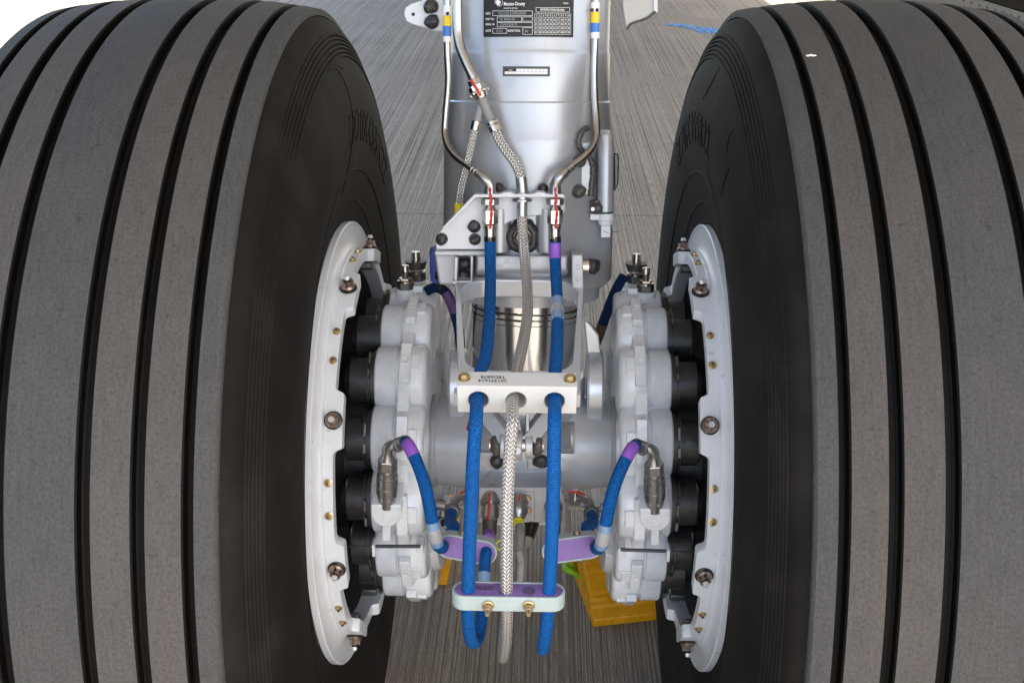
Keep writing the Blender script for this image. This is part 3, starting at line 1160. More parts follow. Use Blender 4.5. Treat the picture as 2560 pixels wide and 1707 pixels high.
def wrap_text(mb, txt, px, py, size_px, align='LEFT', bold=.0, r=RT, mat=0, fx=1.0):
    a, z = leg_px(px, py, r)
    k = .113 * 0 + (leg_px(px + 20, py, r)[0] - leg_px(px, py, r)[0]) * r / 20     # metres of arc per pixel here
    kz = (leg_px(px, py - 10, r)[1] - z) / 10
    vs, fs = text_mesh(txt, size_px * kz, 0, align, bold)
    mb.add([LC(a + q.x * fx / r, z + q.y, r) for q in vs], fs, mat)


def wrap_line(mb, x0, y0, x1, y1, wpx=1.1, mat=0):
    n = 8
    vs, fs = [], []
    dx, dy = x1 - x0, y1 - y0
    L = math.hypot(dx, dy)
    nx, ny = -dy / L * wpx / 2, dx / L * wpx / 2
    for k in range(n + 1):
        t = k / n
        for sg in (-1, 1):
            a, z = leg_px(x0 + dx * t + nx * sg, y0 + dy * t + ny * sg, RT)
            vs.append(LC(a, z, RT))
    for k in range(n):
        fs.append((2 * k, 2 * k + 1, 2 * k + 3, 2 * k + 2))
    mb.add(vs, fs, mat)


def wrap_box(mb, x0, y0, x1, y1, w=1.1):
    wrap_line(mb, x0, y0, x1, y0, w)
    wrap_line(mb, x0, y1, x1, y1, w)
    wrap_line(mb, x0, y0, x0, y1, w)
    wrap_line(mb, x1, y0, x1, y1, w)


b = MB()
wrap_text(b, 'Messier-Dowty', 1259, 11, 13, 'LEFT', .0001, fx=.70)
wrap_text(b, 'snecma group', 1259, 21, 7, 'LEFT', 0, fx=.95)
wrap_text(b, 'K0654', 1408, 9, 7, 'LEFT', 0, fx=.8)
for (x, y, tx) in ((1214, 35, 'DESC'), (1214, 49, 'PART No'), (1214, 62, 'SERIAL No'), (1214, 78, 'DATE'), (1269, 78, 'INSPECTION')):
    wrap_text(b, tx, x, y, 7.5, 'LEFT', .00006, fx=.86 if len(tx) < 9 else .78)
for bx in ((1232, 28, 1331, 40), (1243, 43, 1304, 55), (1307, 43, 1331, 54), (1243, 57, 1331, 68), (1232, 72, 1267, 84), (1307, 70, 1331, 87), (1340, 20, 1424, 31)):
    wrap_box(b, *bx, .9)
wrap_text(b, 'MODIFICATION RECORD', 1382, 25.5, 7.2, 'CENTER', .00006, fx=.80)
gx0, gx1, gy0, gy1 = 1336, 1427, 35, 87
for k in range(11):
    x = lerp(gx0, gx1, k / 10)
    wrap_line(b, x, gy0, x, gy1, .6)
for k in range(6):
    y = lerp(gy0, gy1, k / 5)
    wrap_line(b, gx0, y, gx1, y, .6)
for r_ in range(5):
    for c in range(10):
        wrap_text(b, str(r_ * 10 + c + 1), lerp(gx0, gx1, (c + .5) / 10), lerp(gy0, gy1, (r_ + .5) / 5), 7.5, 'CENTER', .00006, fx=.85)
obj('plate_lettering', b, plate_w, dplate)
b = MB()                               # round emblem: white disc with a dark crescent and speed lines
a_, z_ = leg_px(1248, 7, RT)
kz = (leg_px(1248, -3, RT)[1] - z_) / 10
def disc(cx, cy, r_, rr, a0=0, a1=2 * math.pi, ri=0.0, n=28):
    vs, fs = [], []
    for k in range(n + 1):
        t = lerp(a0, a1, k / n)
        for q in (ri, r_):
            vs.append(LC(a_ + (cx + math.cos(t) * q) * kz / rr, z_ + (cy + math.sin(t) * q) * kz, rr))
    for k in range(n):
        fs.append((2 * k, 2 * k + 1, 2 * k + 3, 2 * k + 2))
    return vs, fs
b.add(*disc(-1.5, 0, 7.5, RT))
b.add(*disc(0, 0, 9.8, RT, -2.2, 2.2, 8.9))
for k, y in enumerate((3.5, 1.2, -1.1, -3.4)):
    vs = [LC(a_ + x * kz / RT, z_ + yy * kz, RT) for x, yy in ((-14 + k, y), (-5, y), (-5, y + 1.1), (-14 + k, y + 1.1))]
    b.add(vs, [(0, 1, 2, 3)])
obj('plate_emblem', b, plate_w, dplate)
b = MB()
b.add(*disc(1.2, .5, 5.6, RT + .0002, -1.9, 1.9, 3.6))
obj('emblem_crescent', b, plate_b, dplate)
b = MB()
for (x, y, tx, sz, fx) in ((1246, 34.5, 'MLG LEG & DRESSINGS', 11, .66), (1249, 49.5, '201 454401.001', 9, .72), (1249, 63, 'CDMDG24173', 9, .85), (1240, 78.5, '05.2010', 8, .7), (1311, 79, 'SN', 10, .8)):
    wrap_text(b, tx, x, y, sz, 'LEFT', -.00002, fx=fx)
obj('plate_stamping', b, plate_g, dplate)
# narrow record label
RL2 = s260 and .1135
a0, z0 = leg_px(1257, 191, .1135)
a1, z1 = leg_px(1375, 167, .1135)
b = MB()
curved(b, a0, a1, z0, z1, .1135)
rec = obj('record_label', b, M('label_black', (0.05, 0.05, 0.045), .5), leg)
b = MB()
a0, z0 = leg_px(1262, 186, .1138)
a1, z1 = leg_px(1369, 173, .1138)
curved(b, a0, a1, z0, z1, .1138, thick=.0002)
lab = obj('label_field', b, plate_w, rec)
b = MB()
for k in range(1, 11):
    a = lerp(a0, a1, k / 11)
    curved(b, a - .0012, a + .0012, z0, z1, .1139, 1, thick=.00005)
curved(b, a0, a1, (z0 + z1) / 2 - .00015, (z0 + z1) / 2 + .00015, .1139, 16, thick=.00005)
obj('label_grid', b, greyp2, rec)
b = MB()
curved(b, a0, lerp(a0, a1, .27), lerp(z0, z1, .5), z1, .1140, 4, thick=.00005)
obj('label_heading', b, blackp, rec)
b = MB()
wrap_text(b, 'MESSIER', 1276, 176.2, 4, 'CENTER', 0, r=.1141, fx=.8)
obj('heading_lettering', b, plate_w, rec)

# mounting lug upper left with two sealed bolts
def seal_blob(name, p, r, parent, axis, seed, m=seal, sq=(1, 1, .75)):
    bb = MB()
    bb.ball(p, r, sq=sq, seed=seed, amp=.30, axis=axis)
    bb.cyl(Vector(p) - Vector(axis) * r * .55, Vector(p) - Vector(axis) * r * .05, r * 1.06, r * 1.0, 20)
    return obj(name, bb, m, parent, angle=60)


hL = .055
lug = [(1010, 38), (1013, 20), (1028, 10), (1058, 1), (1062, -40), (1125, -60), (1125, 82), (1106, 81), (1082, 77), (1066, 71), (1032, 62), (1016, 54)]
P3 = [LP(x, y, hL) for x, y in lug]
b = MB()
n = len(P3)
hole = [LP(1033 + 4.6 * math.cos(2 * math.pi * k / 16), 36.5 + 4.6 * math.sin(2 * math.pi * k / 16), hL + .0004) for k in range(16)]
b.add(P3 + [p - LN * .008 for p in P3], [tuple(range(n)), tuple(range(2 * n - 1, n - 1, -1))] + [(i, (i + 1) % n, n + (i + 1) % n, n + i) for i in range(n)])
lugo = obj('mounting_lug', b, bwhite, leg, bev=.0012)
b = MB()
b.add(hole, [tuple(range(16))])
obj('lug_hole', b, blackp, lugo)
b = MB()
pl = [LP(x, y, hL + .0025) for x, y in ((1062, 2), (1108, -30), (1108, 79), (1084, 75), (1068, 68), (1061, 50))]
b.add(pl + [p - LN * .002 for p in pl], [tuple(range(6)), tuple(range(11, 5, -1))] + [(i, (i + 1) % 6, 6 + (i + 1) % 6, 6 + i) for i in range(6)])
obj('lug_pad', b, bwhite, lugo, bev=.0006)
for i, (x, y) in enumerate(((1077, 16), (1080, 55))):
    seal_blob('sealed_bolt', LP(x, y, hL + .006), .0093, lugo, LN, 20 + i)

# tan bent plate hanging at the upper right
b = MB()
pts = [(1556, -30), (1640, -30), (1640, 24), (1618, 47), (1590, 56), (1574, 62), (1566, 74), (1562, 50), (1557, 20)]
Q = [LP(x, y, .02) for x, y in pts]
n = len(Q)
b.add(Q + [p - LN * .006 for p in Q], [tuple(range(n)), tuple(range(2 * n - 1, n - 1, -1))] + [(i, (i + 1) % n, n + (i + 1) % n, n + i) for i in range(n)])
hang = obj('bent_plate', b, tanplate, leg, bev=.001)
b = MB()
q0, q1 = LP(1636, -30, .024), LP(1637, 33, .024)
b.hexa([q0 - LX * .0015, q0 + LX * .004, q1 + LX * .004, q1 - LX * .0015], [p - LN * .02 for p in (q0 - LX * .0015, q0 + LX * .004, q1 + LX * .004, q1 - LX * .0015)])
obj('plate_flange', b, bwhite, hang, bev=.0006)
b = MB()
b.tube([LP(1567, 74, .022), LP(1576, 61, .023), LP(1592, 55, .023), LP(1617, 46, .023), LP(1639, 30, .024)], .0016, 8, step=.004)
obj('plate_lip', b, darkst, hang)
b = MB()
b.cyl(LP(1600, -40, 0), LO + LA * (s0 + .1), .02, n=16)
obj('plate_arm', b, silver, hang)

# big pin with sealant in the arch, cross bar, side brackets
pin_c = LP(1306, 592, .126)
b = MB()
b.lathe([(-.01, .006), (.003, .007), (.008, .010), (.0115, .0145), (.0105, .0190), (.005, .0225), (-.01, .0240)], pin_c, LN, 64, rad=lambda h, r, t: r * (1 + .05 * math.sin(3 * t + 1) + .04 * math.sin(7 * t + h * 300) + .03 * math.sin(13 * t + 2 + h * 500)))
pc = obj('pin_sealant', b, seal, leg, angle=60)
b = MB()
b.cyl(pin_c, pin_c + LN * .009, .0082, n=20, ch=.001)
obj('pin_head', b, copper, leg)
b = MB()
b.lathe([(.004, .0125), (.0095, .0120), (.0105, .0105), (.0098, .0085), (.006, .008)], pin_c, LN, 32)
obj('pin_ring', b, steel, leg)
for x in (1247, 1369):
    b = MB()
    a_, b_ = LP(x, 520, .124), LP(x, 628, .124)
    b.lathe([(0, .0145), ((b_ - a_).length, .0145)], a_, b_ - a_, 24)
    obj('lug_cheek', b, silver, leg)

bar = MB()
def quad_px(pts, h):
    return [LP(x, y, h) for x, y in pts]
bar.hexa(quad_px(((1195, 641), (1415, 641), (1415, 674), (1195, 674)), .146), quad_px(((1186, 634), (1426, 634), (1426, 690), (1186, 690)), .105))
crossb = obj('cross_bar', bar, bwhite, leg, bev=.003)
b = MB()
for (x, y, tx, sz) in ((1266, 649, '1002', 8), (1266, 657, '2002', 8), (1250, 665, '4707', 9)):
    vs, fs = text_mesh(tx, .0042, 0, 'CENTER')
    p = LP(x, y, .1463)
    b.add([p + LX * (q.x * 1.0) + LA * q.y for q in vs], fs)
obj('bar_lettering', b, greyp2, crossb)

b = MB()                               # right upright plate with two holes
A = quad_px(((1430, 637), (1457, 637), (1459, 722), (1430, 722)), .158)
b.hexa(A, [p - LN * .05 for p in A])
up_ = obj('upright_plate', b, greyp, leg, bev=.0015)
for y in (668, 698):
    b = MB()
    c = LP(1445, y, .1586)
    b.lathe([(0, .0030), (-.0008, .0026), (-.001, 0)], c, LN, 14)
    obj('plate_hole', b, darkst, up_)
c = LP(1470, 666, .118)
b = MB()
b.cyl(c - LX * .022, c + LX * .002, .0105, n=24, ch=.001)
obj('cross_pin', b, steel, leg)
seal_blob('sealed_pin', c + LX * .007, .0098, leg, LX, 44, sq=(1, 1, 1.0))

# left pocket bracket with two sealed bolts
b = MB()
A = quad_px(((1085, 625), (1187, 625), (1182, 716), (1097, 712)), .110)
b.hexa(A, [p - LN * .03 for p in A])
obj('pocket_block', b, greyp, leg, bev=.003)
b = MB()
for q in (((1136, 643), (1145, 643), (1143, 702), (1134, 702)), ((1130, 702), (1178, 702), (1178, 711), (1130, 711)), ((1176, 640), (1183, 640), (1181, 706), (1176, 706))):
    A = quad_px(q, .142)
    b.hexa(A, [p - LN * .035 for p in A])
obj('pocket_wall', b, silver, leg, bev=.001)
b = MB()
A = quad_px(((1086, 627), (1240, 627), (1240, 640), (1086, 640)), .135)
b.hexa(A, [p - LN * .03 for p in A])
obj('pocket_roof', b, greyp, leg, bev=.002)
seal_blob('sealed_bolt', LP(1161, 661, .116), .0105, leg, LN, 51, sq=(1.1, .85, .7))
seal_blob('sealed_bolt', LP(1159, 691, .116), .0105, leg, LN, 52, sq=(1.1, .85, .7))

# ================================================================== SENSOR UNIT ON THE RIGHT OF THE STRUT
sen = thing('position_sensor', 'white cylindrical sensor on its bracket at the right side of the strut', 'sensor', LP(1480, 450, .06))
b = MB()
A = quad_px(((1441, 352), (1482, 352), (1482, 492), (1441, 492)), .095)
b.hexa(A, [p - LN * .06 for p in A])
A = quad_px(((1466, 330), (1520, 330), (1520, 480), (1466, 480)), .072)
b.hexa(A, [p - LN * .05 for p in A])
obj('sensor_bracket', b, silver, sen, bev=.004)
b = MB()
A = quad_px(((1463, 322), (1530, 325), (1534, 480), (1532, 492), (1500, 492)), .064)
n = 5
b.add(A + [p - LN * .02 for p in A], [tuple(range(n)), tuple(range(2 * n - 1, n - 1, -1))] + [(i, (i + 1) % n, n + (i + 1) % n, n + i) for i in range(n)])
obj('back_plate', b, silver, sen, bev=.003)
b = MB()
A = quad_px(((1534, 382), (1545, 384), (1548, 396), (1546, 462), (1536, 480)), .045)
b.add(A + [p - LN * .04 for p in A], [tuple(range(n)), tuple(range(2 * n - 1, n - 1, -1))] + [(i, (i + 1) % n, n + (i + 1) % n, n + i) for i in range(n)])
obj('side_clip', b, darkst, sen, bev=.002)
pt, pb = LP(1514, 342, .088), LP(1514, 528, .088)
d = (pb - pt).normalized()
L = (pb - pt).length
b = MB()
b.lathe([(-.004, 0), (-.004, .009), (0, .0108), (L, .0108), (L, 0)], pt, d, 32)
obj('sensor_body', b, silver, sen)
b = MB()
b.cyl(pt + d * (L - .0005), pt + d * (L + .003), .0105, n=24)
obj('green_ring', b, M('green_band', (0.01, 0.09, 0.05), .4), sen)
b = MB()
b.lathe([(.003, 0), (.003, .0118), (.012, .0118), (.0125, .010), (.018, .0095), (.019, .0075), (.019, 0)], pt + d * L, d, 28)
b.box(pt + d * (L + .0075) - LX * .014 + LN * .004, (.014, .006, .008), Matrix(((1, 0, 0), (0, LN.y, LA.y), (0, LN.z, LA.z))))
b.box(pt + d * (L + .027), (.0125, .012, .016), Matrix(((1, 0, 0), (0, LN.y, LA.y), (0, LN.z, LA.z))))
obj('sensor_tip', b, bwhite, sen, bev=.0006)
b = MB()
b.cyl(pt + d * (L + .026) + LN * .006 - LX * .004, pt + d * (L + .029) + LN * .009 + LX * .004, .0005, n=6)
b.cyl(pt + d * (L + .029) + LX * .006, pt + d * (L + .026) + LX * .018 + LN * .006, .0007, n=6)
obj('lock_wire', b, steel, sen)
b = MB()
b.tube([LP(1470, 320, .095), LP(1458, 326, .102), LP(1448, 345, .106), LP(1446, 362, .107), LP(1456, 378, .106), LP(1470, 388, .102), LP(1477, 400, .100), LP(1477, 490, .099)], lambda t: .0038 + .0006 * math.sin(90 * t) + .0004 * math.sin(47 * t), 10, step=.003)
obj('sealant_bead', b, seal_b, sen)
seal_blob('sealed_bolt', LP(1450, 403, .104), .0085, sen, LN, 61, seal_b)
seal_blob('sealed_bolt', LP(1447, 479, .104), .0090, sen, LN, 62, seal_b)
b = MB()
b.ball(LP(1492, 521, .094), .0085, seed=64, amp=.2, axis=LN)
b.cyl(LP(1492, 500, .088), LP(1494, 520, .088), .009, n=16)
obj('sealed_stud', b, seal_b, sen)
b = MB()
b.cyl(LP(1483, 523, .100), LP(1482, 523, .106), .003, n=12, ch=.0006)
obj('stud_tip', b, steel, sen)

# ================================================================== HOSE FITTING BRACKET
fb = thing('fitting_bracket', 'white angled bracket plate on the strut holding the hose unions', 'bracket', LP(1290, 560, .13))
hF = .136
plate = [(1090, 624), (1090, 600), (1094, 584), (1108, 570), (1190, 492), (1411, 490), (1413, 520), (1411, 533), (1375, 536), (1330, 540), (1297, 546), (1270, 556), (1252, 570), (1243, 586), (1241, 624)]
Q = [LP(x, y, hF) for x, y in plate]
n = len(Q)
b = MB()
b.add(Q + [p - LN * .006 for p in Q], [tuple(range(n)), tuple(range(2 * n - 1, n - 1, -1))] + [(i, (i + 1) % n, n + (i + 1) % n, n + i) for i in range(n)])
obj('back_plate', b, bwhite, fb, bev=.0015)
b = MB()
line = [(1106, 569), (1186, 486), (1225, 486), (1250, 485), (1262, 481), (1276, 481), (1288, 486), (1332, 486), (1344, 481), (1358, 481), (1368, 486), (1408, 486), (1412, 492)]
lo = [(1109, 575), (1190, 494)] + [(x, 494) for x, y in line[2:-1]] + [(1412, 498)]
hb, hf = hF - .004, hF + .026
vs, fs = [], []
m = len(line)
for (x, y), (x2, y2) in zip(line, lo):
    vs += [LP(x, y, hF + .026), LP(x2, y2, hF + .026)]
vs2 = [p - LN * .028 for p in vs]
allv = vs2 + vs
for i in range(m - 1):
    a_, c = 2 * i, 2 * i + 2
    N2 = 2 * m
    fs += [(a_, c, N2 + c, N2 + a_), (a_ + 1, N2 + a_ + 1, N2 + c + 1, c + 1), (N2 + a_, N2 + c, N2 + c + 1, N2 + a_ + 1), (a_, a_ + 1, c + 1, c)]
fs += [(0, N2, N2 + 1, 1), (2 * m - 2, 2 * m - 1, 4 * m - 1, 4 * m - 2)]
b.add(allv, fs)
obj('top_flange', b, bwhite, fb, bev=.0010)
for i, (x, y) in enumerate(((1104, 598), (1186, 568), (1187, 599))):
    seal_blob('sealed_bolt', LP(x, y, hF + .003), .0078, fb, LN, 71 + i, sq=(1, 1, .6))
for i, (x, y) in enumerate(((1248, 472), (1358, 473))):
    seal_blob('sealed_bolt', LP(x, y, hF - .006), .0068, fb, LN, 75 + i)

# ================================================================== TORQUE LINK
tl = thing('torque_link', 'grey open frame torque link reaching out from the strut to the white hose clamp', 'torque link', W(1297, 820, -.2))
Tc, Bc = W(1299, 694, -.070), W(1297, 955, -.380)
ey = (Bc - Tc).normalized()
LL = (Bc - Tc).length
ex = Vector((1, 0, 0))
ezn = ex.cross(ey).normalized()
if ezn.z > 0:
    ezn = -ezn
outer = rounded([(-.0865, 0), (.0865, 0), (.0660, LL), (-.0660, LL)], [.006, .006, .035, .035], 9)
inner = rounded([(-.0795, .009), (.0795, .009), (.0590, LL - .030), (-.0590, LL - .030)], [.052, .052, .030, .030], 9)
b = MB()
b.loop([Tc + ex * x + ey * y for x, y in outer], [Tc + ex * x + ey * y for x, y in inner], ezn, .025)
obj('upper_link', b, silver_lit, tl, bev=.002)
for sx in (-1, 1):                     # shoulders of the link where it is hinged to the strut
    b = MB()
    c = Tc + ex * (sx * .074) - ey * .012
    b.prism(rounded([(-.0125, -.03), (.0125, -.03), (.0125, .03), (-.0125, .03)], .004, 3), .026, c + ezn * .002, ex, ey, ezn)
    obj('hinge_lug', b, greyp, tl, bev=.0015)
ap = W(1291, 1112, -.392)
for sx, (xa, ya), (xb, yb) in ((-1, (1207, 1030), (1250, 1086)), (1, (1380, 1030), (1336, 1086))):
    p, q = W(xa, ya, -.368), W(xb, yb, -.394)
    d = (q - p).normalized()
    side = Vector((0, -.9, .43)).cross(d).normalized()
    b = MB()
    b.hexa([p - side * .008 - d * .02, p + side * .008 - d * .02, q + side * .008 + d * .008, q - side * .008 + d * .008],
           [v + Vector((0, .030, -.006)) for v in (p - side * .008 - d * .02, p + side * .008 - d * .02, q + side * .008 + d * .008, q - side * .008 + d * .008)])
    obj('link_arm', b, greyp, tl, bev=.0015)
b = MB()
for xa, xb in ((1314, 1323),):
    A = [W(x, y, -.392) for x, y in ((xa, 1030), (xb, 1030), (xb, 1095), (xa, 1095))]
    b.hexa(A, [v + Vector((0, .03, -.008)) for v in A])
A = [W(x, y, -.370) for x, y in ((1297, 1046), (1314, 1046), (1314, 1085), (1308, 1093), )]
b.hexa(A, [v + Vector((0, .02, -.006)) for v in A])
obj('centre_web', b, silver, tl, bev=.001)
pxm = 1.208 / 2800
b = MB()
for xa, xb, r_ in ((1250, 1272, .0150), (1273, 1306, .0165), (1314, 1333, .0150)):
    c = ap + Vector(((xa - 1291) * pxm, 0, 0))
    w_ = (xb - xa) * pxm
    b.lathe([(0, 0), (0, r_ - .001), (.001, r_), (w_ - .001, r_), (w_, r_ - .001), (w_, 0)], c, (1, 0, 0), 40)
obj('apex_lug', b, silver, tl)
b = MB()
b.cyl(ap + Vector((-.030, 0, 0)), ap + Vector((.030, 0, 0)), .007, n=20)
obj('apex_pin', b, steel, tl)
for i, (x, sgn) in enumerate(((1240, -1), (1345, 1))):
    b = MB()
    c = ap + Vector(((x - 1291) * pxm, 0, 0))
    b.ball(c, .0125, sq=(1, 1, .62), seed=81 + i, amp=.2, axis=(1, 0, 0))
    obj('pin_sealant', b, seal_b, tl, angle=60)
b = MB()
c = ap + Vector(((1294 - 1291) * pxm, -.0163, .002))
b.lathe([(0, .0042), (.0008, .0042), (.0008, 0)], c, (0, -.99, .12), 18)
obj('lug_insert', b, bwhite, tl)
b = MB()
b.lathe([(0, .0048), (.0005, .0048), (.0006, .0042)], c, (0, -.99, .12), 18)
obj('insert_ring', b, darkst, tl)
# lower link: two arms from the apex back to bushes on the axle
bc = W(1310, 1092, -.098)
for sx in (-1, 1):
    bx = Vector((.0 + sx * .062, bc.y, bc.z))
    b = MB()
    b.lathe([(-.010, 0), (-.010, .0215), (-.008, .0225), (.008, .0225), (.010, .0215), (.010, 0)], bx, (1, 0, 0), 40)
    obj('link_bush', b, silver, tl)
    p, q = bx, ap + Vector((sx * .016, .004, -.004))
    d = (q - p).normalized()
    sd_ = Vector((1, 0, 0))
    nrm = sd_.cross(d).normalized()
    A = [p + sd_ * .008 + nrm * .014, p - sd_ * .008 + nrm * .014, q - sd_ * .006 + nrm * .009, q + sd_ * .006 + nrm * .009]
    B = [v - nrm * k for v, k in zip(A, (.028, .028, .018, .018))]
    b = MB()
    b.hexa(A, B)
    obj('lower_link', b, greyp, tl, bev=.0015)
b = MB()
A = [W(x, y, -.07) for x, y in ((1165, 1072), (1176, 1040), (1184, 1044), (1172, 1080))]
b.hexa(A, [v + Vector((0, .003, 0)) for v in A])
obj('red_decal', b, M('red_decal', (.35, .02, .03), .4), leg)

# ================================================================== MANIFOLD BLOCK
mf = thing('manifold_block', 'grey hydraulic manifold block under the axle with hose unions', 'manifold', W(1300, 1260, -.08))
b = MB()
A = [W(x, y, -.125) for x, y in ((1197, 1219), (1405, 1219), (1405, 1306), (1197, 1306))]
Bk = [W(x, y, -.055) for x, y in ((1252, 1176), (1404, 1176), (1404, 1290), (1197, 1290))]
A2 = [Vector((p.x, -.125, p.z)) for p in A]
zt, zbm = A[0].z, A[2].z
Bq = [Vector((W(1238, 1180, -.06).x, -.060, zt)), Vector((A[1].x, -.060, zt)), Vector((A[1].x, -.060, zbm)), Vector((W(1238, 1180, -.06).x, -.060, zbm))]
b.hexa(A2, Bq)
obj('block', b, greyp, mf, bev=.0015)
b = MB()
for pts in (((1172, 1132), (1258, 1132), (1258, 1168), (1172, 1168)), ((1318, 1132), (1398, 1132), (1398, 1174), (1318, 1174))):
    A = [W(x, y, -.128) for x, y in pts]
    b.hexa(A, [Vector((p.x, -.06, p.z)) for p in A])
obj('clamp_plate', b, silver, mf, bev=.0015)
for i, (x, y) in enumerate(((1243, 1153), (1354, 1153))):
    seal_blob('sealed_bolt', W(x, y, -.131), .0095, mf, (0, -1, .2), 90 + i)
b = MB()
A = [W(x, y, -.127) for x, y in ((1283, 1230), (1337, 1230), (1337, 1302), (1283, 1302))]
b.hexa(A, [p + Vector((0, .004, 0)) for p in A])
obj('cover_plate', b, greyp, mf, bev=.001)
scr = MB()
for x, y in ((1320, 1244), (1322, 1275)):
    b = MB()
    c = W(x, y, -.128)
    b.lathe([(0, .0042), (.002, .0042), (.003, .003), (.003, 0)], c, (0, -1, 0), 12)
    obj('cover_screw', b, brass, mf)
b = MB()
A = [W(x, y, -.10) for x, y in ((1205, 1305), (1400, 1305), (1400, 1312), (1205, 1312))]
b.hexa(A, [p + Vector((0, .04, 0)) for p in A])
obj('foot_plate', b, bwhite, mf)
# hose union on the left of the block
fd = Vector((0, -.80, -.60)).normalized()
def union(px, py, Y, parent, k=1.0, cols=(0, 1)):
    p = W(px, py, Y)
    b = MB()
    b.lathe([(-.02, .0115 * k), (0, .0115 * k), (.0005, .014 * k), (.006, .014 * k), (.0065, .0095 * k), (.010, .0095 * k)], p, fd, 24, 0)
    b.hexnut(p + fd * .010, p + fd * .026, .0125 * k, 0)
    b.lathe([(.026, .0108 * k), (.029, .0112 * k), (.0295, .0105 * k), (.031, .0105 * k), (.0315, .0108 * k)], p, fd, 24, 0)
    b.lathe([(.0315, .0098 * k), (.032, .0104 * k), (.048, .0100 * k), (.050, .0088 * k), (.050, .006 * k)], p, fd, 24, 1)
    obj('hose_union', b, [fitst, darkst], parent)
    b = MB()
    b.tube([p + Vector((-.001, -.004, .0145)), p + fd * .014 + Vector((-.001, -.006, .0115)), p + fd * .034 + Vector((-.002, -.006, .0095))], .0016, 8, step=.003)
    obj('torque_stripe', b, red, parent)
    return p + fd * .048
u_end = union(1226, 1251, -.127, mf)
r_end = union(1384, 1262, -.127, mf, .95)
# electrical connector, black boot, thin leads
c0 = W(1297, 1252, -.128)
b = MB()
b.lathe([(-.006, .0135), (.004, .0135), (.0045, .0120), (.012, .0125), (.0125, .0135), (.017, .0130), (.022, .0105), (.026, .0085)], c0, fd, 28, 0)
conn = obj('lead_connector', b, fitst, mf)
b = MB()
b.tube([c0 + Vector((.001, -.005, .0135)), c0 + fd * .010 + Vector((.0, -.004, .0130))], .0014, 8)
obj('torque_stripe', b, red, mf)

ec = thing('grey_sensor_lead', 'grey sleeved cable with a yellow band beside the lower end of the braided hose', 'cable', c0)
pth = [c0 + fd * .020, c0 + fd * .034, W(1300, 1320, -.165), W(1300, 1366, -.185), W(1299, 1382, -.192)]
b = MB()
b.tube(pth, .0066, 14)
obj('cable_sleeve', b, grey_hs, ec)
b = MB()
b.tube(pth, .0075, 18, t0=.16, t1=.34)
obj('yellow_band', b, yellow2, ec)
b = MB()
b.tube([W(1299, 1376, -.19), W(1303, 1410, -.21), W(1301, 1440, -.225), W(1296, 1470, -.24), W(1291, 1490, -.25)], .0048, 12)
obj('clear_tube', b, clear, ec)
bt = thing('black_boot_lead', 'black rubber boot on a thin braided lead below the manifold', 'cable', W(1330, 1310, -.11))
b = MB()
pth = [W(1322, 1290, -.10), W(1330, 1302, -.115), W(1327, 1322, -.125), W(1323, 1342, -.135)]
b.tube(pth, lambda t: lerp(.0135, .0075, min(1, t * 1.15)), 18)
b.ball(W(1345, 1293, -.10), .0085, axis=(0, 0, 1))
obj('boot', b, blackpl, bt, angle=60)
b = MB()
b.tube([W(1323, 1336, -.133), W(1322, 1352, -.13), W(1314, 1366, -.12), W(1304, 1378, -.10), W(1296, 1390, -.08)], .0052, 12)
obj('thin_braid', b, hose_s, bt)
b = MB()
yc = W(1252, 1362, -.14)
b.tube([yc + Vector((math.cos(a) * .006, 0, math.sin(a) * .0085)) for a in [2 * math.pi * k / 12 for k in range(12)]] + [yc + Vector((.006, 0, .0002))], .0013, 8, step=.003)
obj('yellow_tag', b, yellow2, ec)

# ================================================================== HOSE CLAMPS
ca = Vector((0, -math.cos(R(8)), -math.sin(R(8))))
cn = Vector((0, -math.sin(R(8)), math.cos(R(8))))
Fm = W(1292, 966, -.412)
CL = (.1275, .028, .0345)
cc = Fm - ca * CL[1] / 2 - cn * CL[2] / 2
HX = (-.0410, -.0008, .0400)
wc = thing('hose_clamp', 'white nylon block clamp with three holes on the torque link, fixed by two brass bolts', 'hose clamp', cc)
rotc = Matrix(((1, 0, 0), (0, ca.y, cn.y), (0, ca.z, cn.z)))
b = MB()
b.box(cc, CL, rotc)
blk = obj('clamp_block', b, nylon, wc)
cut = MB()
for hx in HX:
    cut.cyl(cc + Vector((hx, 0, 0)) - ca * .05 - cn * .001, cc + Vector((hx, 0, 0)) + ca * .05 - cn * .001, .0107, n=40)
cut_o = obj('cut', cut, nylon, wc)
bm_ = blk.modifiers.new('holes', 'BOOLEAN')
bm_.object = cut_o
bm_.operation = 'DIFFERENCE'
bm_.solver = 'EXACT'
dg = bpy.context.evaluated_depsgraph_get()
dg.update()
new = bpy.data.meshes.new_from_object(blk.evaluated_get(dg))
blk.modifiers.clear()
blk.data = new
new.shade_smooth()
new.set_sharp_from_angle(angle=R(40))
bpy.data.objects.remove(cut_o)
bv = blk.modifiers.new('bevel', 'BEVEL')
bv.width, bv.segments, bv.limit_method, bv.angle_limit = .0012, 2, 'ANGLE', R(45)
b = MB()
for (tx, v_) in (('TED6878', -.0035), ('201391614', .0035)):
    vs, fs = text_mesh(tx, .0072, 0, 'CENTER', .00012)
    o_ = cc + cn * (CL[2] / 2 + .0002) + Vector((-.026, 0, 0)) + ca * v_
    # written the other way up: reads from the strut side
    b.add([o_ - Vector((1, 0, 0)) * q.x * .95 + ca * q.y for q in vs], fs)
obj('clamp_lettering', b, blackp, wc)
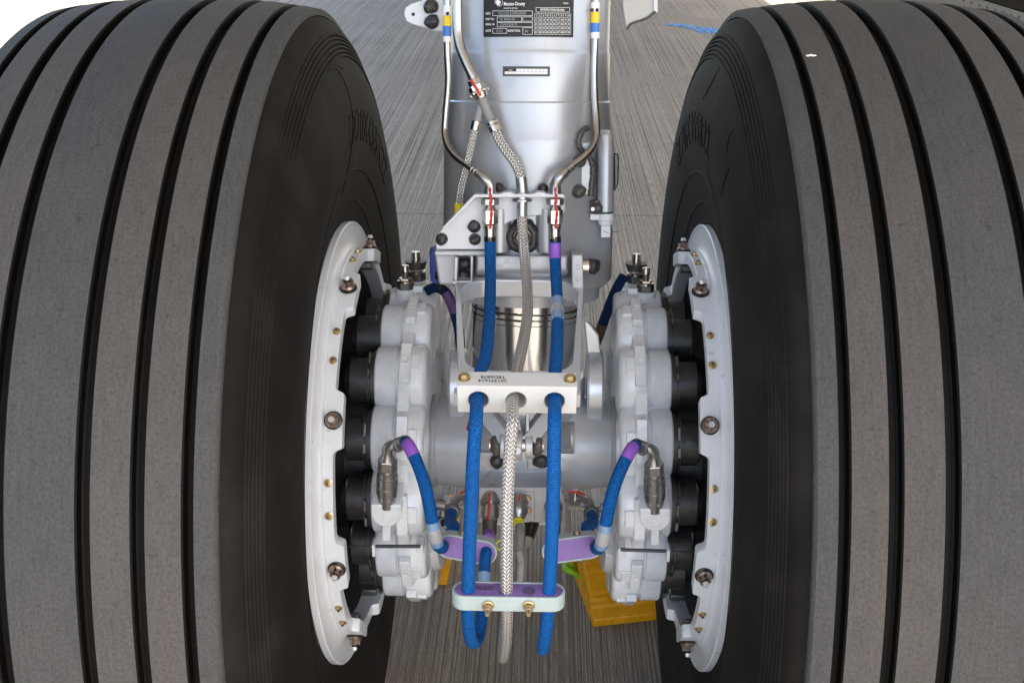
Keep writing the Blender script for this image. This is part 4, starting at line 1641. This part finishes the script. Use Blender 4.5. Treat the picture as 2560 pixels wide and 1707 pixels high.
for sx in (-1, 1):
    c = cc + Vector((sx * .0565, 0, 0)) + cn * CL[2] / 2
    b = MB()
    b.lathe([(0, .0068), (.0008, .0068), (.0008, .005)], c, cn, 22)
    b.hexnut(c + cn * .0008, c + cn * .0052, .0060)
    b.lathe([(.0050, .0042), (.0056, .0038), (.0056, 0)], c, cn, 16)
    obj('clamp_bolt', b, brass, wc)
    b = MB()
    c2 = cc + Vector((sx * .055, 0, 0)) - cn * CL[2] / 2
    b.cyl(c2, c2 - cn * .005, .0075, .0055, n=18, ch=.001)
    obj('clamp_nut', b, M('amber_nut', (.40, .20, .03), .35, .8) if sx < 0 else bpy.data.materials['amber_nut'], wc)
    b = MB()
    b.box(cc + Vector((sx * .0655, 0, 0)) - cn * .008 - ca * .002, (.005, .012, .016), rotc)
    obj('clamp_tab', b, greyp, wc, bev=.001)

lc_f = W(1270, 1493, -.492)
LCL, LCD, LCH = .1225, .0290, .0185
lcc = lc_f + Vector((0, LCD / 2, -LCH / 2))
pc_ = thing('hose_clamp', 'long purple and pale green hose clamp hanging lowest in front, with two brass nuts', 'hose clamp', lcc)
b = MB()
so, si = stadium(LCL, LCD), stadium(LCL - .006, LCD - .006)
top = lcc + Vector((0, 0, LCH / 2))
b.loop([top + Vector((x, y, 0)) for x, y in so], [top + Vector((x, y, 0)) for x, y in si], (0, 0, -1), LCH)
obj('clamp_shell', b, pale, pc_, bev=.0010)
b = MB()
b.prism(si, LCH - .001, top + Vector((0, 0, -.0008)), (1, 0, 0), (0, 1, 0), (0, 0, -1))
ins_o = obj('clamp_insert', b, purple, pc_)
b = MB()
b.box(top + Vector((-.0555, 0, -.0002)), (.0075, .0008, .001))
b.box(top + Vector((.0555, 0, -.0002)), (.0075, .0008, .001))
for (cx_, rr_, sd_) in ((.0222, .0075, 3), (-.0065, .0042, 4)):
    rr = random.Random(sd_)
    poly = [(cx_ + math.cos(2 * math.pi * k / 18) * rr_ * rr.uniform(.85, 1.1), -.001 + math.sin(2 * math.pi * k / 18) * rr_ * rr.uniform(.85, 1.1) * (1 if sd_ == 3 else .6) - (.005 if sd_ == 4 else 0)) for k in range(18)]
    b.add([top + Vector((x, y, -.0005)) for x, y in poly], [tuple(range(18))])
obj('insert_stain', b, purple_d, ins_o)
b = MB()
for (tx, v_) in (('APDT 1074', .0046), ('201362441', .0008)):
    vs, fs = text_mesh(tx, .0040, 0, 'CENTER', .00008)
    b.add([top + Vector((-.026, v_, -.0004)) + Vector((-q.x, -q.y, 0)) for q in vs], fs)
obj('insert_lettering', b, blackp, ins_o)
b = MB()
vs, fs = text_mesh('JXUO-45441', .0052, 0, 'CENTER')
b.add([lcc + Vector((0, -LCD / 2 - .0002, 0)) + Vector((q.x - .001, 0, q.y)) for q in vs], fs)
obj('shell_lettering', b, M('shell_print', (.47, .55, .54), .5), pc_)
for x in (1220, 1322):
    c = W(x, 1513, -.4925)
    c.y = lcc.y - LCD / 2
    b = MB()
    b.lathe([(0, .0066), (.0012, .0066), (.0014, .0058), (.0020, .0052), (.0026, 0)], c, (0, -1, -.1), 20, 0)
    b.hexnut(c + Vector((0, -.001, 0)), c + Vector((0, -.0065, -.0006)), .0054, 0)
    b.lathe([(.006, .0040), (.0085, .0038), (.0090, .0025)], c, (0, -1, -.1), 16, 1)
    b.cyl(c + Vector((0, -.008, -.0008)), c + Vector((0, -.0150, -.0016)), .0026, .0022, 12, 0)
    obj('clamp_nut', b, [brass, copper], pc_)


def side_clamp(s, label):
    c = W(1167, 1374, -.300) if s > 0 else W(1430, 1373, -.300)
    t = thing('hose_clamp', label, 'hose clamp', c)
    nrm = Vector((0, -.970, .243)).normalized()
    exx = Vector((.985, -.02, -.17 * s)).normalized()
    exx = (exx - nrm * exx.dot(nrm)).normalized()
    eyy = nrm.cross(exx).normalized()
    if eyy.z < 0:
        eyy = -eyy
    b = MB()
    so, si = stadium(.0765, .0320), stadium(.0715, .0270)
    b.loop([c + exx * x + eyy * y for x, y in so], [c + exx * x + eyy * y for x, y in si], -nrm, .018)
    obj('clamp_shell', b, pale, t, bev=.0008)
    b = MB()
    b.prism(si, .0165, c - nrm * .0007, exx, eyy, -nrm)
    obj('clamp_insert', b, purple, t)
    for k in (-1, 1):
        q = c + exx * (-s * .009) + eyy * (.0160 * k) - nrm * .009
        b = MB()
        b.lathe([(0, .0052), (.002, .0052), (.0028, .0045), (.0045, .0040), (.0045, 0)], q, eyy * k, 16)
        obj('clamp_bolt', b, copper, t)
    return c, exx, eyy, nrm


cL, exL, eyL, nL = side_clamp(1, 'small purple clamp between the left brake hose and the strut hoses')
cR, exR, eyR, nR = side_clamp(-1, 'small purple clamp between the right brake hose and the yellow chock')

# ================================================================== HOSES AND TUBES
def union_top(px, parent, h=.151, label=None):
    """rigid tube elbow, flange nut, hex and ferrule that end the tube above the blue hose"""
    d = -LA
    c = LP(px, 487, h)
    b = MB()
    b.lathe([(-.016, .0066), (-.014, .0074), (-.006, .0076), (-.002, .0082), (0, .0082)], c, d, 20, 0)
    obj('union_elbow', b, fitst, parent)
    b = MB()
    p = LP(px, 496, h)
    b.hexnut(p, p + d * .0085, .0115)
    b.lathe([(.008, .0070), (.018, .0070)], p, d, 20)
    obj('flange_nut', b, fitst, parent)
    b = MB()
    p = LP(px, 524, h)
    b.hexnut(p, p + d * .0185, .0100)
    b.lathe([(-.003, .0075), (0, .0085)], p, d, 20)
    obj('union_nut', b, steel, parent)
    b = MB()
    p = LP(px, 562, h)
    b.lathe([(0, .0080), (.001, .0088), (.004, .0088), (.0045, .0080), (.018, .0078), (.0185, .0066), (.0225, .0066)], p, d, 22, 0)
    obj('ferrule', b, steel, parent)
    b = MB()
    p = LP(px, 478, h)
    rr = random.Random(px)
    pts = [LP(px + rr.uniform(-2, 3), 470, h + .0072)] + [LP(px + x + rr.uniform(-1, 1), y, h + dh) for x, y, dh in ((1, 484, .0100), (2, 500, .0120), (1, 512, .0110), (4, 528, .0105), (4, 545, .0108), (2, 560, .0098), (1, 572, .0092))]
    b.tube(pts, lambda t: .0017 + .0004 * math.sin(40 * t), 8, step=.002)
    obj('torque_stripe', b, red, parent)
    return p


def band_tube(parent, pts, r, n, bands, path_px, h):
    for (ya, yb, m) in bands:
        b = MB()
        b.cyl(LP(path_px, ya, h), LP(path_px, yb, h), r + .0009, n=18)
        obj('marker_band', b, m, parent)


lt = thing('rigid_tube', 'thin steel tube down the left edge of the strut with yellow and blue bands', 'hydraulic tube', LP(1225, 487, .151))
pts = [LP(*q) for q in ((1118, -60, .072), (1118, 60, .072), (1118, 130, .070), (1121, 200, .068), (1114, 290, .068), (1112, 330, .070), (1118, 360, .082), (1135, 387, .098), (1168, 414, .126), (1200, 438, .147), (1213, 449, .152), (1222, 458, .152), (1225, 474, .151))]
b = MB()
b.tube(pts, .0046, 16, step=.004)
obj('tube', b, tubest, lt)
b = MB()
b.tube([LP(1196, 435, .145), LP(1213, 449, .152), LP(1222, 458, .152), LP(1225, 470, .151)], .0070, 18, step=.002)
obj('elbow', b, fitst, lt)
b = MB()
for k, q in enumerate(((1183, 426, .1365), (1190, 431, .141))):
    p = LP(*q)
    b.lathe([(-.0015, .0052), (-.001, .0058), (.001, .0058), (.0015, .0052)], p, LP(1200, 438, .147) - LP(1168, 414, .126), 18)
obj('tube_collar', b, fitst, lt)
band_tube(lt, None, .0046, 16, ((15, 40, whiteband), (40.5, 66, yellow), (66.5, 91, blueband), (91.5, 106, whiteband)), 1118, .0722)
b = MB()
p = LP(1119, 35, .0785)
b.ball(p, .0024, sq=(1, 1, .4), axis=LN)
obj('band_dot', b, blackp, lt)
union_top(1225, lt)

rt = thing('rigid_tube', 'thin steel tube down the right edge of the strut with yellow and blue bands', 'hydraulic tube', LP(1388, 487, .151))
pts = [LP(*q) for q in ((1489, -60, .074), (1488, 80, .075), (1485, 180, .078), (1487, 250, .083), (1491, 305, .090), (1491, 340, .100), (1484, 364, .112), (1463, 390, .127), (1430, 416, .139), (1408, 435, .150), (1396, 447, .153), (1390, 458, .152), (1388, 474, .151))]
b = MB()
b.tube(pts, .0048, 16, step=.004)
obj('tube', b, tubest, rt)
b = MB()
b.tube([LP(1412, 431, .148), LP(1396, 447, .153), LP(1390, 458, .152), LP(1388, 470, .151)], .0072, 18, step=.002)
obj('elbow', b, fitst, rt)
b = MB()
for k, q in enumerate(((1428, 418, .1395), (1421, 424, .144))):
    p = LP(*q)
    b.lathe([(-.0015, .0054), (-.001, .0060), (.001, .0060), (.0015, .0054)], p, LP(1408, 435, .150) - LP(1430, 416, .139), 18)
obj('tube_collar', b, fitst, rt)
band_tube(rt, None, .0048, 16, ((7, 31, whiteband), (31.5, 58, yellow), (58.5, 81, blueband), (81.5, 97, whiteband)), 1488, .0752)
for x in (1480, 1493):
    b = MB()
    b.ball(LP(x, 26, .0815), .0024, sq=(1, 1, .4), axis=LN)
    obj('band_dot', b, blackp, rt)
union_top(1388, rt)


def yhose(px, rows):
    return [W(x, y, Y) for x, y, Y in rows]


A1 = lambda hx, s: cc + Vector((hx, 0, 0)) + ca * s - cn * .0015
# left blue hose
hl = thing('hydraulic_hose', 'blue woven hose with black print, left of the braided hose, looping up behind', 'hydraulic hose', LP(1225, 600, .151))
top_l = LP(1225, 598, .151)
PL = [top_l, LP(1225.5, 640, .156), W(1226, 690, -.125), W(1225, 750, -.180), W(1222, 820, -.250), W(1214, 890, -.318), A1(-.0425, -.03), A1(-.0425, .010), W(1189.5, 1060, -.446), W(1184, 1130, -.458), W(1179, 1240, -.470), W(1174, 1360, -.478), W(1171, 1480, -.479), W(1171, 1540, -.470), W(1174, 1585, -.452), W(1184, 1606, -.425), W(1196, 1592, -.395), W(1204, 1545, -.370), W(1208, 1480, -.340), W(1211, 1420, -.318)]
PL += [cL + exL * .0245 + nL * .004, cL + exL * .0245 - nL * .022, lerp(cL + exL * .0245 - nL * .022, u_end, .55) + Vector((0, 0, -.006)), u_end]
b = MB()
b.tube(PL, .0073, 20, step=.005)
obj('hose_body', b, hose_p, hl, angle=80)
b = MB()
b.cyl(top_l + LA * .004, top_l - LA * .003, .0079, n=20)
obj('hose_collar', b, blackpl, hl)
b = MB()
q0 = lerp(cL + exL * .0245 - nL * .022, u_end, .52)
b.tube([lerp(q0, u_end, .02), lerp(q0, u_end, .85)], .0080, 18)
obj('purple_sleeve', b, sleeve, hl)
b = MB()
b.tube([W(1208.5, 1468, -.337), W(1210.5, 1432, -.322)], .0079, 18)
obj('tape_wrap', b, tape, hl)

hr = thing('hydraulic_hose', 'blue woven hose with a purple sleeve at its top, right of the braided hose', 'hydraulic hose', LP(1388, 600, .151))
top_r = LP(1388, 598, .151)
PR = [top_r, LP(1388, 640, .156), W(1390, 690, -.125), W(1393, 750, -.180), W(1394, 820, -.250), W(1391, 890, -.318), A1(.0405, -.03), A1(.0405, .010), W(1386, 1060, -.446), W(1385, 1130, -.458), W(1383, 1240, -.470), W(1379, 1360, -.478), W(1373, 1480, -.479), W(1368, 1550, -.470), W(1361, 1600, -.452), W(1357, 1622, -.428), W(1359, 1606, -.400), W(1366, 1550, -.372), W(1374, 1480, -.330), W(1380, 1400, -.28), W(1383, 1350, -.23), r_end]
b = MB()
b.tube(PR, .0073, 20, step=.005)
obj('hose_body', b, hose_b, hr, angle=80)
b = MB()
b.cyl(top_r + LA * .004, top_r - LA * .003, .0079, n=20)
obj('hose_collar', b, blackpl, hr)
PS = spline(PR, .005)


def span(P, y0, y1):
    """the run of a hose path between two heights of the picture, measured as world height"""
    z0, z1 = y0, y1
    out = [p for p in P if z1 <= p.z <= z0]
    return out


zr = lambda y, Y: W(1390, y, Y).z
iA = min(range(len(PS)), key=lambda i: abs(PS[i].z - LP(1388, 614, .153).z))
iB = min(range(len(PS)), key=lambda i: abs(PS[i].z - W(1389, 665, -.110).z))
b = MB()
b.tube(PS[iA:iB + 1:2], .0077, 20, step=.003)
obj('purple_sleeve', b, sleeve, hr)
dist = lambda p, q: (p - q).length
iA = min(range(len(PS)), key=lambda i: dist(PS[i], W(1394, 752, -.182)))
iB = min(range(len(PS)), key=lambda i: dist(PS[i], W(1394, 806, -.236)))
b = MB()
b.tube(PS[iA:iB + 1], .0077, 20, step=.003)
obj('tape_wrap', b, tape, hr)
iC = iA + int((iB - iA) * .42)
iD = iA + int((iB - iA) * .72)
b = MB()
b.tube(PS[iC:iD + 1], .0079, 20, step=.003)
obj('tape_label', b, M('tape_grey', (.36, .38, .40), .3, var=.3, vscale=90), hr)

# long braided hose
hb = thing('braided_hose', 'silver braided steel hose running down the middle through both clamps', 'braided hose', LP(1306, 500, .151))
PB = [LP(1237, 322, .132), LP(1246, 345, .136), LP(1266, 378, .142), LP(1288, 408, .147), LP(1300, 436, .150), LP(1305, 470, .151), LP(1305, 540, .152), LP(1308, 600, .156), W(1313, 660, -.115), W(1318, 720, -.155), W(1319, 780, -.210), W(1311, 840, -.270), W(1298, 900, -.328), A1(-.0025, -.03), A1(-.0045, .010), W(1280, 1060, -.446), W(1274, 1140, -.460), W(1269, 1240, -.471), W(1267, 1360, -.478), W(1267, 1480, -.479), W(1268, 1540, -.470), W(1266, 1590, -.452), W(1261, 1630, -.425), W(1257, 1643, -.400), W(1257, 1625, -.365), W(1262, 1560, -.320), W(1270, 1500, -.28)]
b = MB()
b.tube(PB, .0067, 20, step=.004)
obj('hose_body', b, hose_s, hb, angle=80)
PBS = spline(PB, .004)
def near(p):
    return min(range(len(PBS)), key=lambda i: dist(PBS[i], p))
b = MB()
i0, i1 = near(LP(1302, 447, .1505)), near(LP(1305, 538, .152))
b.tube(PBS[i0:i1 + 1], .0072, 20, step=.004)
obj('sleeve_tube', b, fitst, hb)
b = MB()
b.lathe([(-.0015, .0068), (-.001, .0125), (.0015, .0130), (.0022, .0068)], LP(1305, 500, .151), -LA, 32)
b.lathe([(-.0060, .0085), (-.0058, .0092), (-.0015, .0092)], LP(1305, 500, .151), -LA, 28)
b.hexnut(LP(1305, 481, .151), LP(1305, 488, .151), .0095)
obj('bulkhead_nut', b, fitst, hb)
b = MB()
b.cyl(LP(1235, 318, .131), LP(1228, 302, .129), .0086, .0088, 22, ch=.0008)
for k, t_ in enumerate((.2, .8)):
    p = lerp(LP(1228, 302, .129), LP(1235, 318, .131), t_)
    b.lathe([(-.0008, .0088), (0, .0094), (.0008, .0088)], p, LP(1235, 318, .131) - LP(1228, 302, .129), 22)
b.cyl(LP(1240, 330, .133), LP(1234, 316, .131), .0082, .0086, 22)
obj('hose_ferrule', b, steel, hb)
b = MB()
b.tube([LP(1229, 304, .129), LP(1218, 280, .127), LP(1206, 250, .126), LP(1200, 236, .126)], .0066, 16)
obj('neck_tube', b, grey_hs, hb)

dt = thing('rigid_tube', 'wider steel tube slanting down across the strut to a nut with red paint', 'hydraulic tube', LP(1190, 200, .126))
b = MB()
b.tube([LP(1143, -60, .112), LP(1143, 40, .112), LP(1144, 80, .113), LP(1150, 115, .116), LP(1163, 150, .120), LP(1182, 192, .124), LP(1199, 230, .126)], .0065, 18, step=.004)
obj('tube', b, tubest, dt)
dd = (LP(1199, 230, .126) - LP(1182, 192, .124)).normalized()
p = LP(1194, 220, .126)
b = MB()
b.hexnut(p - dd * .004, p + dd * .004, .0120)
b.lathe([(.004, .0105), (.0050, .0118), (.0068, .0118), (.0075, .010), (.014, .0078)], p, dd, 26)
b.lathe([(-.012, .0072), (-.011, .0092), (-.0045, .0098), (-.004, .010)], p, dd, 24)
for k in range(5):
    a = k * 1.25
    u_, v_ = frame(dd)[1:]
    b.box(p + dd * .0058 + (u_ * math.cos(a) + v_ * math.sin(a)) * .0122, (.0022, .0022, .0026))
obj('tube_nut', b, steel, dt)
b = MB()
b.tube([p - dd * .011 + LN * .0088 - LX * .003, p - dd * .004 + LN * .0115 - LX * .0025, p + dd * .003 + LN * .0125 - LX * .001, p + dd * .0105 + LN * .0105 + LX * .0005], .0018, 8, step=.002)
obj('torque_stripe', b, red, dt)

h2 = thing('braided_hose', 'shorter silver braided hose with a yellow band, passing behind the white bracket', 'braided hose', LP(1180, 340, .122))
P2 = [LP(1188, 322, .124), LP(1182, 345, .124), LP(1172, 390, .124), LP(1163, 430, .122), LP(1154, 465, .118), LP(1149, 500, .114), LP(1146, 530, .110), LP(1146, 600, .10)]
b = MB()
b.tube(P2, .0052, 16, step=.004)
obj('hose_body', b, hose_s, h2, angle=80)
b = MB()
b.cyl(LP(1187, 326, .124), LP(1193, 302, .124), .0064, .0068, 18, ch=.0006)
obj('hose_ferrule', b, steel, h2)
b = MB()
b.tube([LP(1192, 306, .124), LP(1199, 280, .123), LP(1206, 256, .122)], .0062, 16)
obj('neck_tube', b, grey_hs, h2)
b = MB()
b.cyl(LP(1147.5, 508, .1135), LP(1146, 535, .1105), .0060, n=16)
obj('yellow_band', b, yellow2, h2)

# brake hoses at both sides
def brake_hose(s, label):
    def WM(px, py, Y):                 # the right-hand hose mirrors the left-hand one
        q = W(px, py, Y)
        return q if s > 0 else Vector((-q.x, q.y, q.z))
    c, exx, nr = (cL, exL, nL) if s > 0 else (cR, exR, nR)
    st, st_d = ELB[s]
    t = thing('brake_hose', label, 'brake hose', st)
    cin = c - exx * (s * .0300) + nr * .006
    elbow_end = WM(1131, 1276, -.150)
    P = [st, WM(1022, 1114, -.288), WM(1042, 1155, -.305), WM(1060, 1205, -.322), WM(1073, 1260, -.334), WM(1082, 1310, -.340), WM(1091, 1352, -.336), cin + Vector((0, -.003, .002)), cin - nr * .018, cin - nr * .032 + Vector((s * .008, .006, .006)), lerp(cin - nr * .032, elbow_end, .6), elbow_end]
    b = MB()
    b.tube(P, .0077, 20, step=.004)
    obj('hose_body', b, hose_b, t, angle=80)
    S = spline(P, .004)
    def ix(p):
        return min(range(len(S)), key=lambda i: dist(S[i], p))
    b = MB()
    b.tube(S[ix(P[1]) - 1:ix(WM(1036, 1143, -.300)) + 1], .0081, 20, step=.003)
    obj('purple_sleeve', b, sleeve, t)
    b = MB()
    b.cyl(st - (S[1] - S[0]).normalized() * .002, st + (S[1] - S[0]).normalized() * .004, .0084, n=18)
    obj('hose_collar', b, blackpl, t)
    a0, a1 = ix(WM(1080, 1300, -.340)), ix(WM(1092, 1358, -.336))
    b = MB()
    b.tube(S[a0:a1 + 1], .0084, 20, step=.003)
    obj('tape_wrap', b, tape, t)
    b = MB()
    b.tube(S[a0 + int((a1 - a0) * .35):a0 + int((a1 - a0) * .75) + 1], .0086, 20, step=.003)
    obj('tape_label', b, taped, t)
    # swivel elbow back to the manifold
    b = MB()
    ed = (P[-2] - elbow_end).normalized()
    b.lathe([(-.004, .0062), (-.003, .0105), (0, .0112), (.012, .0110), (.013, .0100), (.0135, .008)], elbow_end, ed, 22, 1)
    b.tube([elbow_end, WM(1136, 1255, -.135), WM(1148, 1242, -.120), WM(1170, 1239, -.105), WM(1200, 1239, -.10)], .0062, 16, step=.003, mat=0)
    obj('swivel_elbow', b, [fitst, darkst], t)
    b = MB()
    p0, p1 = WM(1184, 1239, -.102), WM(1166, 1239, -.107)
    b.hexnut(p0, p1, .0115)
    obj('elbow_nut', b, steel, t)
    b = MB()
    b.tube([WM(1190, 1226, -.115), WM(1166, 1226, -.118), WM(1150, 1232, -.125)], .0017, 8)
    obj('torque_stripe', b, red, t)


brake_hose(1, 'purple-sleeved blue hose curving down from the left brake coupling')
brake_hose(-1, 'purple-sleeved blue hose curving down from the right brake coupling')

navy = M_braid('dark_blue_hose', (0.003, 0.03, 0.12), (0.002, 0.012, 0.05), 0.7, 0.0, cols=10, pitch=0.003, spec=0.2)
# parts seen behind: dark hoses, pipe stubs, blue strap
for s, label in ((1, 'dark blue hose arching from the left brake behind the torque link'), (-1, 'dark blue hose hanging behind the right side of the torque link')):
    t = thing('rear_brake_hose', label, 'brake hose', W(1100 if s > 0 else 1520, 730, .02))
    b = MB()
    if s > 0:
        P = [W(1066, 728, .035), W(1085, 719, .035), W(1106, 724, .035), W(1124, 748, .035), W(1136, 782, .04), W(1146, 820, .05), W(1152, 880, .06)]
    else:
        P = [W(1560, 690, .055), W(1545, 715, .055), W(1528, 752, .055), W(1512, 795, .055), W(1498, 835, .06), W(1488, 860, .06)]
    b.tube(P, .0074, 16, step=.005)
    obj('hose_body', b, navy, t, angle=80)
    b = MB()
    if s > 0:
        S = spline(P, .004)
        b.tube(S[7:16], .0078, 16)
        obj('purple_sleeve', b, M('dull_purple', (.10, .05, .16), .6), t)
    else:
        b.tube([P[3] + (P[4] - P[3]) * .3, P[4], P[5]], .0080, 16)
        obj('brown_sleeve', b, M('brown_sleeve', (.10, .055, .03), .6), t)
cap = MB()
A = [W(x, y, .01) for x, y in ((1073, 632), (1078, 625), (1094, 625), (1097, 712), (1088, 711), (1076, 704))]
cap.add(A + [p + Vector((0, .02, 0)) for p in A], [tuple(range(6)), tuple(range(11, 5, -1))] + [(i, (i + 1) % 6, 6 + (i + 1) % 6, 6 + i) for i in range(6)])
obj('blue_strap', cap, deepblue, leg, bev=.002)
b = MB()
p = W(1101, 690, -.015)
b.lathe([(-.003, 0), (-.003, .0075), (0, .0085), (.005, .0075), (.008, .004), (.009, 0)], p, (0, -.1, 1), 20)
b.cyl(p - Vector((0, 0, .002)), W(1101, 722, -.012), .0036, n=12)
obj('black_knob', b, blackpl, leg)

for s in (1, -1):
    def WM(px, py, Y):
        q = W(px, py, Y)
        return q if s > 0 else Vector((-q.x, q.y, q.z))
    t = thing('black_pipe', 'black pipe stub leading to the %s brake below the axle' % ('left' if s > 0 else 'right'), 'pipe', WM(1080, 1308, 0))
    b = MB()
    b.cyl(WM(1020, 1305, -.02), WM(1112, 1310, -.02), .0115, n=20, ch=.002)
    obj('pipe_body', b, black, t)
    b = MB()
    c = WM(1113, 1308, -.055)
    b.tube([c + Vector((math.cos(a) * .0085, -.002 * math.cos(a), math.sin(a) * .0095)) for a in [2 * math.pi * k / 14 for k in range(15)]], .0016, 8, step=.003)
    obj('loop_clip', b, steel, t)
    b = MB()
    b.tube([WM(1090, 1262, -.06), WM(1110, 1266, -.06), WM(1128, 1268, -.06), WM(1160, 1266, -.06), WM(1196, 1264, -.06)], .0042, 12)
    obj('thin_braid', b, hose_s, t)
    b = MB()
    b.lathe([(0, .0078), (.012, .0078), (.013, .007)], WM(1092, 1262, -.06), (s, 0, 0), 18)
    obj('braid_ferrule', b, fitst, t)

# ================================================================== CHOCKS
def chock(origin, ang, length, label, name_rope):
    t = thing('wheel_chock', label, 'wheel chock', origin)
    u = Vector((math.cos(ang), math.sin(ang), 0))
    v = Vector((-math.sin(ang), math.cos(ang), 0))
    z = Vector((0, 0, 1))
    prof = [(0, 0), (0, .026), (.022, .044), (.020, .052), (.030, .060), (.028, .068), (.038, .076), (.036, .084), (.048, .094), (.100, .150), (.107, .153), (.106, .163), (.122, .178), (.160, .178), (.235, .030), (.235, 0)]
    prof = [(a, h * .68) for a, h in prof]
    b = MB()
    b.prism(prof, length, origin, v, z, u)
    body = obj('chock_body', b, chock_m, t, bev=.0025)
    cut = MB()
    c = Vector(origin) + u * .068 + v * .035 + z * .051
    nr = (-v * .68 + z * .73).normalized()
    cut.cyl(c - nr * .09, c + nr * .06, .0125, n=24)
    for k, (vv, zz) in enumerate(((.105, .050), (.150, .050))):
        q = Vector(origin) + v * vv + z * zz
        cut.prism(rounded([(-.010, -.024), (.010, -.024), (.010, .024), (-.010, .024)], .009, 4), .05, q - u * .03, v, z, u)
    co = obj('cut', cut, chock_m, t)
    m = body.modifiers.new('holes', 'BOOLEAN')
    m.object, m.operation, m.solver = co, 'DIFFERENCE', 'EXACT'
    bpy.context.view_layer.update()
    dg = bpy.context.evaluated_depsgraph_get()
    new = bpy.data.meshes.new_from_object(body.evaluated_get(dg))
    body.modifiers.clear()
    body.data = new
    bpy.data.objects.remove(co)
    # tread bars on the sloping face
    for k, (va, za) in enumerate(((.0555, .0695), (.070, .0803), (.0845, .0910))):
        b = MB()
        b.box(Vector(origin) + u * (length * .5) + v * va + z * za, (length * .98, .006, .003), Matrix((( u.x, v.x * .80, -v.x * .60), (u.y, v.y * .80, -v.y * .60), (0, .60, .80))))
        obj('grip_bar', b, chock_m, t)
    if name_rope:
        b = MB()
        P = [W(*q) for q in ((1452, 1436, .45), (1444, 1438, .435), (1432, 1430, .425), (1420, 1425, .425), (1413, 1420, .43), (1413, 1415, .44), (1424, 1414, .45), (1440, 1424, .465))]
        b.tube(P, .0062, 12, step=.004)
        obj('rope_loop', b, rope_m, t)


oc_ = G(1482, 1568)
chock(oc_, R(11.5), .30, 'amber rubber wheel chock with a green rope loop behind the right wheel', True)
chock(Vector((-.50, .455, 0)), R(-2), .335, 'amber rubber wheel chock behind the left wheel, mostly hidden by the brake', False)
